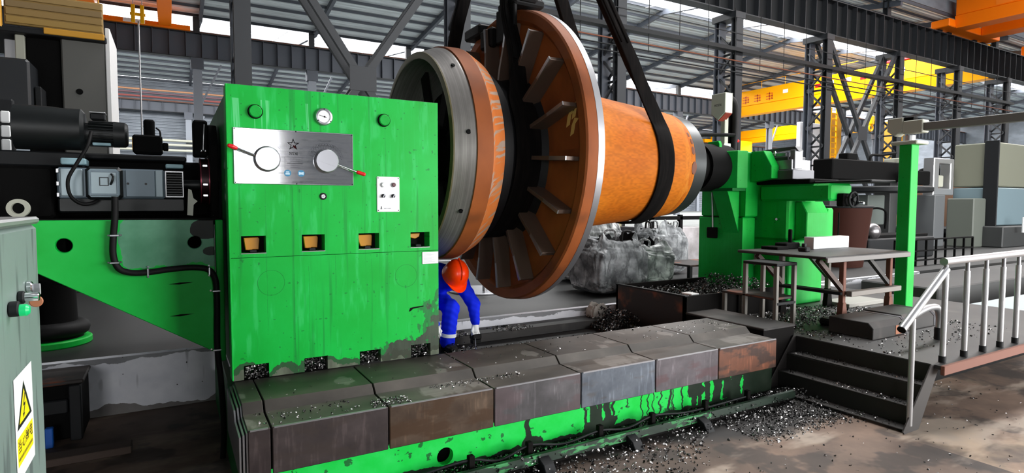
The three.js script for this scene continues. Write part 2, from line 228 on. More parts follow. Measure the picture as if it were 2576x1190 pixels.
roof('ceiling', -50, -64, 15.7, 17.6, [[0.02, 0.79]], 'ribbed roof slope with roof lights over the farthest bay');
S('wall_upper', bx(X0, X1, 15.7, 17.75, -22.1, -21.95), M.wall, 'cladding strip between the two roof levels', 'wall');
S('window_3', bx(18, X1, 17.7, 17.72, -36, -28.4), M.glass, 'roof light strip along the ridge of the middle bay', 'window');
S('window_4', bx(X0, X1, 17.7, 17.72, -61.2, -50.8), M.glass, 'roof light strip over the farthest bay', 'window');
S('window_5', bx(5, X1, 19.75, 19.77, -10.4, -5.6), M.glass, 'roof light along the ridge over the lathe', 'window');
for (const [nm, za, zb, yf] of [['middle', -36, -28.4, (z) => 17.6 - 0.136 * (z + 36) - 0.2], ['far', -61.2, -50.8, (z) => 17.6 - 0.136 * (z + 64) - 0.2]]) {
  const t = thing('roof_light_frame', nm === 'middle' ? 'thin glazing bars across the bright ridge roof light' : 'thin glazing bars across the distant roof lights', 'glazing bars', [0, 0, 0], null, 'structure');
  for (let z = za + 1.2; z < zb; z += 2.4) piece(t, 'glazing_bar', purG, M.alu, XM, yf(z) - 0.1, z).scale.set(1, 0.3, 0.4);
  const zg = uvBox(new THREE.BoxGeometry(0.06, 0.06, zb - za)); for (let x = -8; x < 110; x += 8.2) piece(t, 'glazing_bar', zg, M.alu, x, yf((za + zb) / 2) - 0.1, (za + zb) / 2).rotation.x = 0.135;
}
// lattice columns of the near row
const iSec = (w, d, f) => [[-w / 2, -d / 2], [w / 2, -d / 2], [w / 2, -d / 2 + f], [f / 2, -d / 2 + f], [f / 2, d / 2 - f], [w / 2, d / 2 - f], [w / 2, d / 2], [-w / 2, d / 2], [-w / 2, d / 2 - f], [-f / 2, d / 2 - f], [-f / 2, -d / 2 + f], [-w / 2, -d / 2 + f]];
{
  const leg = uvBox(extY(iSec(0.52, 0.36, 0.05), RY, 12.1)), top = uvBox(extY(iSec(0.42, 0.36, 0.05), 14.3, 17.6)), foot = uvBox(bx(-0.5, 0.5, RY, RY + 0.08, -1.6, 0.45));
  const lac = uvBox(beam(V(0, 0, 0), V(0, 1.15, -1.15), 0.1, 0.1)), lac2 = uvBox(beam(V(0, 0, -1.15), V(0, 1.15, 0), 0.1, 0.1)), hor = uvBox(bx(-0.05, 0.05, -0.05, 0.05, -1.15, 0));
  const cap = uvBox(bx(-0.4, 0.4, 11.75, 12.09, -1.4, 0.2));
  COLX.forEach((x, i) => {
    if (x < 0 || x > 66) return;
    const t = thing('lattice_column', i === 1 ? 'dark steel column rising directly behind the green headstock' : i === 2 ? 'lattice steel column behind the top of the orange flange disc' : i === 3 ? 'lattice steel column right of the big orange flange, behind the tilted sling' : i === 4 ? 'lattice column behind the beige block on the tailstock' : i === 5 ? 'lattice column in front of the white panel and yellow ladder' : i === 6 ? 'lattice column at the near end of the yellow bridge crane' : i === 7 ? 'lattice column right of the beige swing arm, under the near crane girder' : 'rightmost lattice column under the near crane girder', 'column', [x, 0, -22], 'lattice columns under the near crane girder', 'structure');
    piece(t, 'leg', leg, M.girderDark); piece(t, 'leg', leg, M.girder, 0, 0, -1.15); piece(t, 'base_plate', foot, M.dark); piece(t, 'upper_post', top, M.girderDark, 0, 0, -0.95); piece(t, 'head_plate', cap, M.girderDark);
    for (let k = 0; k < 9; k++) { const y = 0.7 + k * 1.16; piece(t, 'lacing_bar', k % 2 ? lac : lac2, M.girderDark, 0.16, y, 0); piece(t, 'lacing_bar', k % 2 ? lac2 : lac, M.girderDark, -0.16, y, 0); piece(t, 'tie_bar', hor, M.girderDark, 0.16, y, 0); }
  });
}
function girder(name, label, z, y0, y1, m, sp, wide) {
  const t = thing(name, label, 'crane girder', [0, 0, z], null, 'structure');
  add(t, 'web', bx(X0, X1, y0, y1, z - 0.03, z + 0.03), m); add(t, 'bottom_flange', bx(X0, X1, y0 - 0.06, y0, z - wide, z + wide), M.girderDark); add(t, 'top_flange', bx(X0, X1, y1, y1 + 0.06, z - wide, z + wide), M.girderDark); add(t, 'rail', bx(X0, X1, y1 + 0.06, y1 + 0.2, z - 0.06, z + 0.06), M.redOx);
  const sg = uvBox(bx(-0.02, 0.02, y0, y1, 0, wide - 0.02)); for (let x = X0 + 1; x < X1; x += sp) piece(t, 'stiffener', sg, z > -30 ? M.girderDark : M.girder, x, 0, 0.03);
}
girder('crane_girder', 'deep dark crane girder with vertical ribs across the upper right', -22.3, 12.15, 14.2, dull('#131517', 0.7, 0.4), 1.05, 0.32);
girder('crane_girder', 'long grey crane girder with vertical ribs in the middle distance', -50, 12.45, 14.2, M.girder, 1.05, 0.3);
girder('crane_girder', 'farthest grey crane girder with ribs in front of the far wall', -77.2, 12.0, 13.0, M.girder, 1.3, 0.25);
const uvBoxPost = uvBox(bx(-0.22, 0.22, 14.2, 15.4, -0.2, 0.2));
const farM = mat('#7d838c', 0.6);
for (const [z, h, m, lab, gr] of [[-50, 12.4, farM, 'slender grey column under the middle crane girder', 'columns under the middle crane girder'], [-77, 12, farM, 'slender pale column standing along the far wall', 'columns along the far wall']]) {
  const leg = uvBox(extY(iSec(0.6, 0.5, 0.06), RY, h)), kn = uvBox(beam(V(0.25, h - 3.2, 0), V(1.6, h - 0.3, 0), 0.14, 0.14)), hd = uvBox(bx(-0.42, 0.42, h - 0.8, h, -0.35, 0.35));
  COLX.slice(0, 13).forEach((x) => { const t = thing('support_column', lab, 'column', [x - 0.3, 0, z], gr, 'structure'); piece(t, 'shaft', leg, m); piece(t, 'knee_brace', kn, m); piece(t, 'head', hd, M.girder); if (z === -50) piece(t, 'upper_post', uvBoxPost, M.girderDark); });
}
// cross bracing between columns of the near row
for (const [k, lab] of [[1, 'crossed dark steel braces above the green headstock'], [5, 'crossed steel braces in front of the yellow ladder']]) {
  const a = COLX[k] + 0.25, b = COLX[k + 1] - 0.25, t = thing('cross_brace', lab, 'brace', [a, 0, -22.4], null, 'structure');
  for (const z of [-22.1, -22.95]) for (const [p, q] of [[V(a, 12, z), V(b, 0.6, z)], [V(b, 12, z), V(a, 0.6, z)]]) add(t, 'brace_member', beam(p, q, 0.2, 0.26), M.girderDark);
  add(t, 'gusset_plate', cb((a + b) / 2 - 0.5, (a + b) / 2 + 0.5, 5.9, 6.8, -22.02, -21.99, 0.005), M.girderDark);
}
{ // service bridge along the near row
  const t = thing('cable_bridge', 'dark cable bridge with hanging rods along the near column row', 'cable tray', [0, 0, -21.7], null, 'structure');
  add(t, 'tray', bx(13, 60, 9.9, 10.1, -22.0, -21.6), M.dark); add(t, 'handrail', bx(13, 60, 10.75, 10.79, -21.5, -21.46), M.dark);
  for (const [y, m] of [[9.4, M.redOx], [9.1, M.dark], [8.8, M.dark]]) add(t, 'pipe', bar(V(13, y, -21.7), V(60, y, -21.7), 0.035, 8), m);
  const rg = uvBox(new THREE.CylinderGeometry(0.02, 0.02, 3.1, 6)); for (let x = 14; x < 60; x += 2.05) piece(t, 'hanging_rod', rg, M.dark, x, 10.6, 0.0);
}
{ // conductor rails and pipes in the farthest bay
  const t = thing('conductor_rails', 'red and orange conductor rails running along the farthest girder', 'rails', [0, 0, -77], null, 'structure');
  [[13.35, '#8a3a34'], [13.75, '#6a4a52'], [14.1, '#b4805c']].forEach(([y, c]) => add(t, 'conductor_rail', bx(X0, 60, y, y + 0.16, -76.8, -76.6), mat(c, 0.6)));
  const p = thing('wall_pipes', 'pale pipes running along the lower far wall', 'pipes', [0, 0, -76], null, 'structure');
  for (const y of [7.6, 8.2, 8.7]) add(p, 'pipe', bar(V(X0, y, -76.2), V(40, y, -76.2), 0.14, 8), M.beige);
}
// ---------------------------------------------------------------- cranes
function bridge(label, x, w, y0, y1, z0, z1, m, group, extra) {
  const t = thing('bridge_crane', label, 'crane', [x, y0, z1], group);
  add(t, 'main_girder', cb(x - w / 2, x + w / 2, y0 + (y1 - y0) * 0.38, y1, z0, z1, 0.04), m); add(t, 'lower_girder', extZ([[x - w / 2 - 0.12, y0 + (y1 - y0) * 0.36], [x - w / 2 + 0.1, y0], [x + w / 2 - 0.1, y0], [x + w / 2 + 0.12, y0 + (y1 - y0) * 0.36]], z0, z1, 0.02), m);
  extra?.(t); return t;
}
bridge('yellow bridge crane spanning behind the lattice columns at right', 60, 1.4, 12.3, 15.1, -49.6, -23.2, M.craneYellow, null, (t) => {
  for (const z of [-30, -31.6, -35, -36.8, -39, -42]) add(t, 'white_notice', bx(59.26, 59.29, 14.1, 14.5, z - 0.3, z + 0.3), M.white); for (const z of [-38.2, -33.5]) add(t, 'red_notice', bx(59.26, 59.29, 14.05, 14.4, z - 0.3, z + 0.3), M.red);
  for (const z of [-44, -45.6, -47.2]) { const c = mat('#d9600c', 0.5); add(t, 'painted_sign', merge(bx(59.27, 59.29, 13.7, 13.8, z - 0.45, z + 0.45), bx(59.27, 59.29, 14.0, 14.1, z - 0.45, z + 0.45), bx(59.27, 59.29, 14.3, 14.4, z - 0.4, z + 0.4), bx(59.27, 59.29, 13.6, 14.5, z - 0.06, z + 0.06), bx(59.27, 59.29, 13.7, 14.3, z + 0.28, z + 0.38)), c); }
  add(t, 'trolley', cb(59.2, 61, 15.15, 15.9, -31.5, -28, 0.05), M.red); add(t, 'trolley_drive', cb(59.4, 60.6, 15.15, 15.75, -33.5, -32, 0.05), M.dark);
  add(t, 'end_carriage', cb(57.4, 62.6, 14.4, 15.1, -50.4, -49.6, 0.04), M.craneYellow); add(t, 'walkway_rail', merge(bar(V(59.2, 15.9, -49), V(59.2, 15.9, -34), 0.03, 6), ...[-48, -45, -42, -39, -36].map((z) => bar(V(59.2, 15.1, z), V(59.2, 15.9, z), 0.03, 6))), M.craneYellow);
});
{
  const t = bridge('orange bridge crane in the top right corner with dark lettering', 50, 1.5, 14.45, 16.7, -21.4, 5.4, M.orange, null, (t) => {
    add(t, 'second_girder', cb(53.2, 54.8, 14.45, 16.7, -21.4, 5.4, 0.05), M.orange); add(t, 'end_carriage', cb(48.4, 56.4, 14.5, 15.05, -22.6, -21.4, 0.05), M.orange);
    for (const x of [49, 50.4, 54.4, 55.8]) add(t, 'wheel', disc(0.3, 0.2, 20).rotateX(Math.PI / 2).translate(x, 14.6, -22.4), M.dark);
    const c = document.createElement('canvas'); c.width = 512; c.height = 96; const k = c.getContext('2d'); k.fillStyle = '#f07a10'; k.fillRect(0, 0, 512, 96); k.fillStyle = '#8a2c08'; k.font = 'bold 84px sans-serif'; k.fillText('SUPER', 60, 80);
    const ct = new THREE.CanvasTexture(c); ct.colorSpace = THREE.SRGBColorSpace; const g = new THREE.PlaneGeometry(9, 1.2); g.rotateY(-Math.PI / 2); g.translate(49.235, 16.0, -14.5); g.userData.uvDone = true; const n = g.toNonIndexed(); n.userData.uvDone = true; add(t, 'lettering_panel', n, tmat(ct, 0.45));
  });
  for (const x of [63.6, 65.8]) solo('crane_buffer', cb(x, x + 1.2, 14.4, 15.3, -22.6, -21.6, 0.06), M.orange, x === 63.6 ? 'orange box on the girder left of the dark roof post' : 'orange box on the girder right of the dark roof post', 'crane part');
}
{ // crane over the left
  const t = thing('bridge_crane', 'orange bridge crane with two girders overhead at top left', 'crane', [-2, 14.3, -49]);
  add(t, 'main_girder', cb(-0.5, 0.32, 14.35, 15.3, -49.4, -22.9, 0.04), M.orange); add(t, 'main_girder', cb(-5.1, -3.9, 14.35, 15.3, -49.4, -22.9, 0.04), M.orange);
  add(t, 'end_carriage', cb(-6, 1.5, 14.26, 14.58, -50.3, -49.4, 0.04), M.orange); add(t, 'end_notice', bx(-2.6, -1.3, 14.3, 14.54, -49.4, -49.36), M.white);
  const h = thing('hook_block', 'twin yellow hook blocks hanging on thin ropes at upper left', 'hook', [-1.6, 12.1, -40]);
  const hz = -40, hx = -1.42; for (const d of [-0.2, 0.24]) { add(h, 'hook_frame', cb(hx + d - 0.1, hx + d + 0.1, 11.9, 12.9, hz - 0.1, hz + 0.1, 0.03), M.yellow); add(h, 'rope', bar(V(hx + d, 12.9, hz), V(hx + d, 15.2, hz), 0.025, 6), M.alu); }
  add(h, 'hanging_chain', bar(V(hx + 0.05, 4.6, hz), V(hx + 0.05, 12, hz), 0.05, 6), M.alu); add(h, 'hook_tie', cb(hx - 0.35, hx + 0.4, 12.3, 12.45, hz - 0.06, hz + 0.06, 0.02), M.yellow);
}
bridge('bright yellow crane beam seen under the middle girder', 88, 1.3, 12.4, 14.6, -77.2, -50.3, M.craneYellow, null, (t) => { add(t, 'operator_cabin', cb(84.5, 87.4, 10.2, 12.6, -72, -68, 0.1), M.craneYellow); add(t, 'end_carriage', cb(85.5, 90.5, 13.2, 13.8, -77.6, -76.8, 0.05), M.craneYellow); });
// ---------------------------------------------------------------- lathe bed
{
  const bed = thing('lathe_bed', 'long green lathe bed with stepped steel way covers in the foreground', 'lathe bed', [2.4, 0, -3.6]);
  const bt = tex(2048, 256, 0, (u, v) => {                 // u 0..1 over x 0.33..4.6, v 0..1 over y 0..0.36
    const x = 0.33 + u * 4.27, n = fbm(u, v, 40, 4, 900, 5); let c = mixA([14, 196, 64], [50, 212, 96], cl(n * 1.3 - 0.2)); let k = 0;
    const drip = (x0, w, len, wob) => { const d = Math.abs(x - x0 - (fbm(0.5, v, 1, 7, Math.round(x0 * 999), 3) - 0.5) * wob); if (d < w * (0.6 + 0.8 * fbm(u, v, 90, 6, 77, 3)) && 1 - v < len) k = 1; };
    [[1.93, 0.012, 0.22], [2.02, 0.03, 0.3], [2.05, 0.02, 1], [2.53, 0.012, 1], [2.6, 0.03, 1], [2.66, 0.02, 0.9], [2.73, 0.025, 1], [2.78, 0.012, 0.7], [2.92, 0.006, 0.5], [3.07, 0.006, 0.8], [3.14, 0.006, 0.9], [3.19, 0.005, 0.8], [3.26, 0.008, 1], [3.36, 0.012, 0.8], [3.4, 0.006, 1], [3.5, 0.008, 1], [3.58, 0.02, 0.6], [3.62, 0.03, 0.9], [3.7, 0.02, 1], [3.78, 0.03, 1], [3.9, 0.05, 1], [4.02, 0.05, 0.8], [4.12, 0.07, 1], [4.3, 0.09, 1], [4.45, 0.1, 1], [4.58, 0.1, 1]].forEach((d) => drip(...d, 0.05));
    const blob = (x0, y0, r) => { if (Math.hypot((x - x0) / r, (v * 0.36 - y0) / (r * 0.7)) < 0.5 + fbm(u, v, 70, 6, 31, 4)) k = 1; };
    blob(2.08, 0.07, 0.08); blob(2.62, 0.08, 0.1); blob(2.75, 0.1, 0.07); blob(3.65, 0.2, 0.09); blob(4.5, 0.18, 0.2);
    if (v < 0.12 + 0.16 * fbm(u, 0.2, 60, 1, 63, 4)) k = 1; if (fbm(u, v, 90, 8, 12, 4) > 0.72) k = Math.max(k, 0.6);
    return mixA(c, mixA([18, 34, 22], [44, 54, 44], n), k); });
  const sh = ext(shapeOf([[0.33, 0], [4.6, 0], [4.6, 0.36], [0.33, 0.36]], [hole(1.44, 0.125, 0.055)]), 0.05, 0).translate(0, 0, -3.37); const g = sh.index ? sh.toNonIndexed() : sh;
  { const p = g.attributes.position, u = g.attributes.uv; for (let i = 0; i < p.count; i++) u.setXY(i, (p.getX(i) - 0.33) / 4.27, p.getY(i) / 0.36); g.clearGroups(); g.userData.uvDone = true; }
  add(bed, 'bed_side', g, paint(bt, 0.45)); add(bed, 'bed_core', bx(0.36, 4.6, 0.0, 0.32, -3.9, -3.42), M.black); add(bed, 'end_plate', extX([[-5.58, 0], [-3.33, 0], [-3.33, 0.32], [-3.5, 0.5], [-5.58, 0.56]], 0.285, 0.33, 0.006), M.darkGreen);
  const edges = [[0.30, 0.405], [0.414, 1.021], [1.03, 1.692], [1.701, 2.36], [2.369, 3.036], [3.045, 3.705], [3.714, 4.42]];
  edges.forEach(([a, b], i) => {
    const c = add(bed, 'way_cover', extX([[-3.165, 0.34], [-3.165, 0.558], [-3.41, 0.562], [-3.46, 0.612], [-3.905, 0.612], [-3.905, 0.56], [-3.48, 0.56], [-3.43, 0.5], [-3.3, 0.34]], a, b, 0.003), M.steelTop);
    add(c, 'front_plate', cb(a, b, 0.318, 0.562, -3.165, -3.15, 0.004), coverMats[i]);
    add(c, 'edge_strip', bx(a + 0.01, b - 0.01, 0.557, 0.565, -3.158, -3.147), M.rough);
  });
  for (let i = 0; i < 3; i++) add(bed, 'nested_plate', extX([[-3.16 - i * 0.006, 0.32], [-3.16 - i * 0.006, 0.55 - i * 0.01], [-3.41, 0.552 - i * 0.01], [-3.46, 0.6 - i * 0.01], [-3.9, 0.6 - i * 0.01], [-3.9, 0.32]], 0.292 - i * 0.016, 0.302 - i * 0.016, 0.001), M.rough);
  add(bed, 'dark_gap', bx(0.33, 4.42, 0.325, 0.55, -3.3, -3.2), M.black);
  add(bed, 'rack', bx(2.4, 4.5, 0.4, 0.52, -4.0, -3.93), M.black);
  const gut = thing('drain_gutter', 'narrow green and black steel gutter along the foot of the lathe bed', 'gutter', [2.6, 0, -3.1]);
  const gt = tex(1024, 64, 0, (u, v) => { const n = fbm(u, v, 30, 2, 950, 5); return n > 0.62 && u < 0.7 ? mixA([34, 110, 54], [84, 160, 104], fbm(u, v, 60, 3, 9, 3)) : mixA([20, 34, 26], [44, 62, 50], n * 1.4); });
  const gg = keepUV(new THREE.BoxGeometry(3.45, 0.06, 0.03)); gg.translate(2.875, 0.075, -3.1); add(gut, 'outer_lip', gg, tmat(gt, 0.5)); add(gut, 'gutter_bed', bx(1.15, 4.6, 0.02, 0.05, -3.315, -3.1), M.grime);
  for (const x of [1.55, 1.97, 2.55, 3.04, 3.6, 4.1]) add(gut, 'bracket', cb(x - 0.02, x + 0.02, 0.02, 0.16, -3.2, -3.16, 0.004), M.grime);
  for (const x of [2.02, 2.75, 3.45]) add(gut, 'foot', extX([[-3.09, 0.0], [-2.98, 0.0], [-3.02, 0.06], [-3.09, 0.09]], x - 0.04, x + 0.04, 0.004), M.dark);
  solo('drain_hose', tube([[1.2, 0.1, -3.2], [1.55, 0.13, -3.18], [1.75, 0.085, -3.18], [1.97, 0.135, -3.18], [2.25, 0.09, -3.18], [2.55, 0.12, -3.18], [2.8, 0.09, -3.18], [3.04, 0.135, -3.18], [3.4, 0.1, -3.18], [4.1, 0.11, -3.18]], 0.009, 90, 6), M.dark, 'thin dark hose sagging along the foot of the green bed', 'hose');
}
// ---------------------------------------------------------------- headstock
{
  const hs = thing('headstock', 'tall bright green lathe headstock with control plate and gauge', 'headstock', [0.97, 0.61, -3.9]);
  const zf = -3.9;
  add(hs, 'body', extZ([[0.31, 0.62], [1.63, 0.62], [1.63, 2.4], [0.31, 2.4]], -6.2, zf - 0.1, 0.01), M.darkGreen);
  add(hs, 'rear_housing', cb(1.28, 1.6, 2.39, 2.53, -5.3, -4.6, 0.03), M.darkGreen);
  const wins = [[0.358, 0.498], [0.711, 0.853], [1.073, 1.213], [1.437, 1.578]];
  const ft = tex(1024, 1344, 0, (u, v) => {                // over x 0.297..1.645, y 0.615..2.41
    const x = 0.297 + u * 1.348, y = 0.615 + v * 1.795, n = fbm(u, v, 5, 6, 1000, 6), st = fbm(u, v, 60, 2, 1020, 4), f = fbm(u, v, 30, 8, 1040, 4);
    let c = mixA([0, 164, 50], [14, 188, 74], cl(n * 1.5 - 0.35)); c = mixA(c, [96, 204, 128], sst(0.56, 0.78, f) * 0.35); c = mixA(c, [12, 128, 48], sst(0.62, 0.8, st) * 0.5);
    if (y > 1.9) { const q = fbm(u + (y - 2) * 0.01, v, 70, 2, 1060, 4); c = mixA(c, [150, 220, 170], sst(0.62, 0.7, q) * 0.55 * (x < 0.85 && y > 2.14 && y < 2.33 ? 1 : 0.12)); }
    const lines = [[0.66, 0.7, 1.8, 0.0016], [0.92, 1.1, 1.36, 0.0014], [1.16, 0.9, 1.33, 0.0014], [1.28, 1.0, 1.3, 0.0012], [0.75, 0.75, 1.3, 0.0012], [0.5, 0.9, 1.8, 0.001]];
    for (const [lx, a, b, w] of lines) if (Math.abs(x - lx - (fbm(0.1, v, 1, 12, 5, 3) - 0.5) * 0.006) < w && y > a && y < b) c = mixA(c, [10, 110, 44], 0.4);
    const soot = (1.62 - x) * 1.1 + (y - 0.64) * 1.35 + (fbm(u, v, 8, 10, 1080, 6) - 0.5) * 0.85; if (soot < 0.34) c = mixA([46, 50, 44], [78, 92, 74], f);
    else if (soot < 0.44 && f > 0.5) c = mixA(c, [50, 84, 54], 0.6);
    const bot = (y - 0.615) + (fbm(u, v, 14, 10, 1090, 5) - 0.5) * 0.16; if (bot < 0.07) c = mixA(c, [54, 60, 48], 0.8); if (bot < 0.03) c = [96, 104, 88].map((k) => k * (0.7 + 0.5 * f));
    if (fbm(u, v, 60, 80, 1100, 2) > 0.85) c = mixA(c, [16, 90, 40], 0.45); return c; });
  const M2 = paint(ft, 0.42, 0.45);
  const plateGeo = (pts, holes) => { const s = ext(shapeOf(pts, holes), 0.1, 0).translate(0, 0, zf - 0.1), g = s.index ? s.toNonIndexed() : s, p = g.attributes.position, u = g.attributes.uv; for (let i = 0; i < p.count; i++) u.setXY(i, (p.getX(i) - 0.297) / 1.348, (p.getY(i) - 0.615) / 1.795); g.clearGroups(); g.userData.uvDone = true; return g; };
  const circGeo = (x, y, r) => { const sh = new THREE.Shape(); sh.absarc(x, y, r, 0, 6.2832); const s = ext(sh, 0.002, 0, 40).translate(0, 0, zf), g = s.index ? s.toNonIndexed() : s, p = g.attributes.position, u = g.attributes.uv; for (let i = 0; i < p.count; i++) u.setXY(i, (p.getX(i) - 0.297) / 1.348, (p.getY(i) - 0.615) / 1.795); g.clearGroups(); g.userData.uvDone = true; return g; };
  const up = add(hs, 'upper_front', plateGeo([[0.297, 1.3705], [1.645, 1.3705], [1.645, 2.411], [0.297, 2.411]], wins.map(([a, b]) => holeR(a, b, 1.396, 1.502))), M2);
  const N = [[0.357, 0.502], [0.714, 0.86], [1.071, 1.216], [1.435, 1.581]], lo = [[0.297, 0.617]]; for (const [a, b] of N) lo.push([a, 0.617], [a, 0.705], [b, 0.705], [b, 0.617]); lo.push([1.645, 0.617], [1.645, 1.3675], [0.297, 1.3675]);
  const dn = add(hs, 'lower_front', plateGeo(lo, []), M2);
  add(hs, 'left_strip', cb(0.29, 0.3, 0.62, 2.41, -4.02, -3.896, 0.003), M.green);
  wins.forEach(([a, b], i) => { const w = add(up, 'inspection_window', merge(bx(a - 0.005, b + 0.005, 1.39, 1.508, zf - 0.101, zf - 0.098)), M.grime, 'dark recess with amber oil glass'); const k = [0.02, 0.02, 0.012, 0.016][i]; add(w, 'oil_glass', i < 3 ? extZ([[a + 0.03, 1.412], [a + 0.06, 1.408], [a + 0.07, 1.416], [b - 0.035, 1.414], [b - 0.03, 1.48], [b - 0.036, 1.49], [a + k, 1.488], [a + k + 0.006, 1.44]], zf - 0.095, zf - 0.06, 0.003) : extZ([[a + 0.02, 1.462], [a + 0.06, 1.452], [b - 0.05, 1.466], [b - 0.045, 1.49], [a + 0.02, 1.488]], zf - 0.095, zf - 0.07, 0.003), M.oil); add(w, 'latch', cb(a + 0.05, a + 0.09, 1.396, 1.414, zf - 0.09, zf - 0.03, 0.003), M.dark); add(w, 'frame_strip', bx(a - 0.002, b + 0.002, 1.392, 1.397, zf - 0.02, zf + 0.002), M.rough); });
  const cap = (x, y, r) => { const c = add(up, 'plug_cap', faceZ(disc(r, 0.028, 32, 0.005), x, y, zf), M.green); add(c, 'plug_collar', faceZ(latE([[r, 0], [r + 0.006, 0], [r + 0.006, 0.012], [r, 0.012]], 32), x, y, zf), M.grime); };
  cap(0.452, 2.256, 0.037); cap(1.252, 2.261, 0.037);
  { const g = add(up, 'pressure_gauge', faceZ(latE([[0, 0], [0.056, 0], [0.056, 0.012], [0.05, 0.022], [0.04, 0.024], [0.038, 0.014], [0, 0.014]], 40), 0.857, 2.255, zf), M.steel); add(g, 'dial_face', faceZ(disc(0.038, 0.002, 36), 0.857, 2.255, zf + 0.0145), M.white); add(g, 'needle', beam(V(0.872, 2.25, zf + 0.019), V(0.826, 2.263, zf + 0.019), 0.003, 0.002), M.black); add(g, 'needle_hub', faceZ(disc(0.005, 0.004, 12), 0.86, 2.254, zf + 0.0165), M.black); for (const a of [90, 215, 325]) add(g, 'screw', faceZ(disc(0.004, 0.003, 10), 0.857 + 0.047 * Math.cos(a * D), 2.255 + 0.047 * Math.sin(a * D), zf + 0.021), M.dark); }
  // control plate with its print
  { const W = 2048, H = 960, c = document.createElement('canvas'); c.width = W; c.height = H; const k = c.getContext('2d');
    k.fillStyle = '#cfcfd2'; k.fillRect(0, 0, W, H); let s = 3; const r = () => (s = (s * 16807) % 2147483647) / 2147483647;
    for (let i = 0; i < 420; i++) { const g = 150 + r() * 90; k.fillStyle = `rgba(${g},${g},${g + 4},0.12)`; k.fillRect(r() * W - 200, r() * H, 200 + r() * 700, 4 + r() * 26); }
    for (let i = 0; i < 60; i++) { k.fillStyle = 'rgba(70,66,66,0.12)'; k.fillRect(900 + r() * W, r() * H, 40 + r() * 260, 6 + r() * 30); }
    const px = (x) => (x - 0.326) / 0.716 * W, py = (y) => (2.156 - y) / 0.338 * H;
    const star = (cx, cy, R0, R1) => { const p = []; for (let i = 0; i < 10; i++) { const a = -Math.PI / 2 + i * Math.PI / 5, q = i % 2 ? R1 : R0; p.push([cx + q * Math.cos(a), cy + q * Math.sin(a)]); } return p; };
    const poly = (p) => { k.beginPath(); p.forEach(([x, y], i) => i ? k.lineTo(x, y) : k.moveTo(x, y)); k.closePath(); };
    const cx = px(0.667), cy = py(2.07), st = star(cx, cy, 96, 38); k.strokeStyle = '#2a2226'; k.lineWidth = 12; poly(st); k.stroke(); k.fillStyle = '#5a1c22'; poly([st[8], [cx - 20, cy - 30], [cx - 40, cy + 40], st[9]]); k.fill(); poly([[cx - 10, cy + 5], [cx + 30, cy + 20], st[4], [cx + 20, cy + 60]]); k.fill();
    k.fillStyle = '#161416'; k.font = 'bold 62px serif'; k.fillText('NTM', cx - 72, py(2.005)); k.strokeStyle = 'rgba(90,90,96,0.7)'; k.lineWidth = 3; k.strokeRect(px(0.615), py(1.99), 300, 200); k.font = '22px sans-serif'; k.fillStyle = 'rgba(90,90,96,0.75)';
    for (let i = 0; i < 5; i++) { for (let j = 0; j < (i === 2 ? 14 : 9); j++) k.fillRect(px(0.63) + (i === 2 ? 0 : 50) + j * 19, py(1.985) + 14 + i * 38, 12, i === 2 ? 18 : 10); k.fillRect(px(0.615), py(1.99) + 40 * (i + 1), 300, 1.5); }
    const dx = px(0.865), dy = py(1.974); k.lineWidth = 3; k.strokeStyle = 'rgba(90,90,98,0.8)'; for (const q of [225, 280, 330]) { k.beginPath(); k.arc(dx, dy, q, Math.PI * 1.1, Math.PI * 1.93); k.stroke(); } for (let i = 0; i <= 14; i++) { const a = Math.PI * (1.1 + 0.83 * i / 14); k.beginPath(); k.moveTo(dx + 225 * Math.cos(a), dy + 225 * Math.sin(a)); k.lineTo(dx + 330 * Math.cos(a), dy + 330 * Math.sin(a)); k.stroke(); const b = a + Math.PI * 0.03; k.fillRect(dx + 300 * Math.cos(b) - 8, dy + 300 * Math.sin(b) - 8, 14, 14); }
    const lx = px(0.512); for (const q of [225, 280]) { k.beginPath(); k.arc(lx, dy, q, Math.PI * 1.2, Math.PI * 1.8); k.stroke(); } k.strokeStyle = '#8a8a90'; k.strokeRect(16, 16, W - 32, H - 32);
    const t = new THREE.CanvasTexture(c); t.colorSpace = THREE.SRGBColorSpace; const fp = new THREE.PlaneGeometry(0.708, 0.33).translate(0.684, 1.987, zf + 0.0082).toNonIndexed(); fp.userData.uvDone = true;
    const pl = add(hs, 'control_plate', cb(0.326, 1.042, 1.818, 2.156, zf, zf + 0.008, 0.003), M.steel, 'brushed steel control plate'); add(pl, 'printed_face', fp, new THREE.MeshStandardMaterial({ map: t, roughness: 0.09, metalness: 0.92 }));
    for (const x of [0.631, 0.712]) { const s2 = add(pl, 'pictogram', faceZ(disc(0.021, 0.0012, 32), x, 1.89, zf + 0.0085), mat('#2f7fa6', 0.4), 'blue round safety pictogram'); add(s2, 'pictogram_symbol', x < 0.7 ? merge(cb(x - 0.01, x + 0.01, 1.893, 1.9, zf + 0.0098, zf + 0.0108, 0.0004), cb(x - 0.013, x + 0.013, 1.88, 1.89, zf + 0.0098, zf + 0.0108, 0.0004)) : extZ([[x - 0.015, 1.88], [x, 1.883], [x + 0.015, 1.88], [x + 0.015, 1.9], [x, 1.896], [x - 0.015, 1.9]], zf + 0.0098, zf + 0.0108, 0.0004), mat('#b9d6e4', 0.4)); }
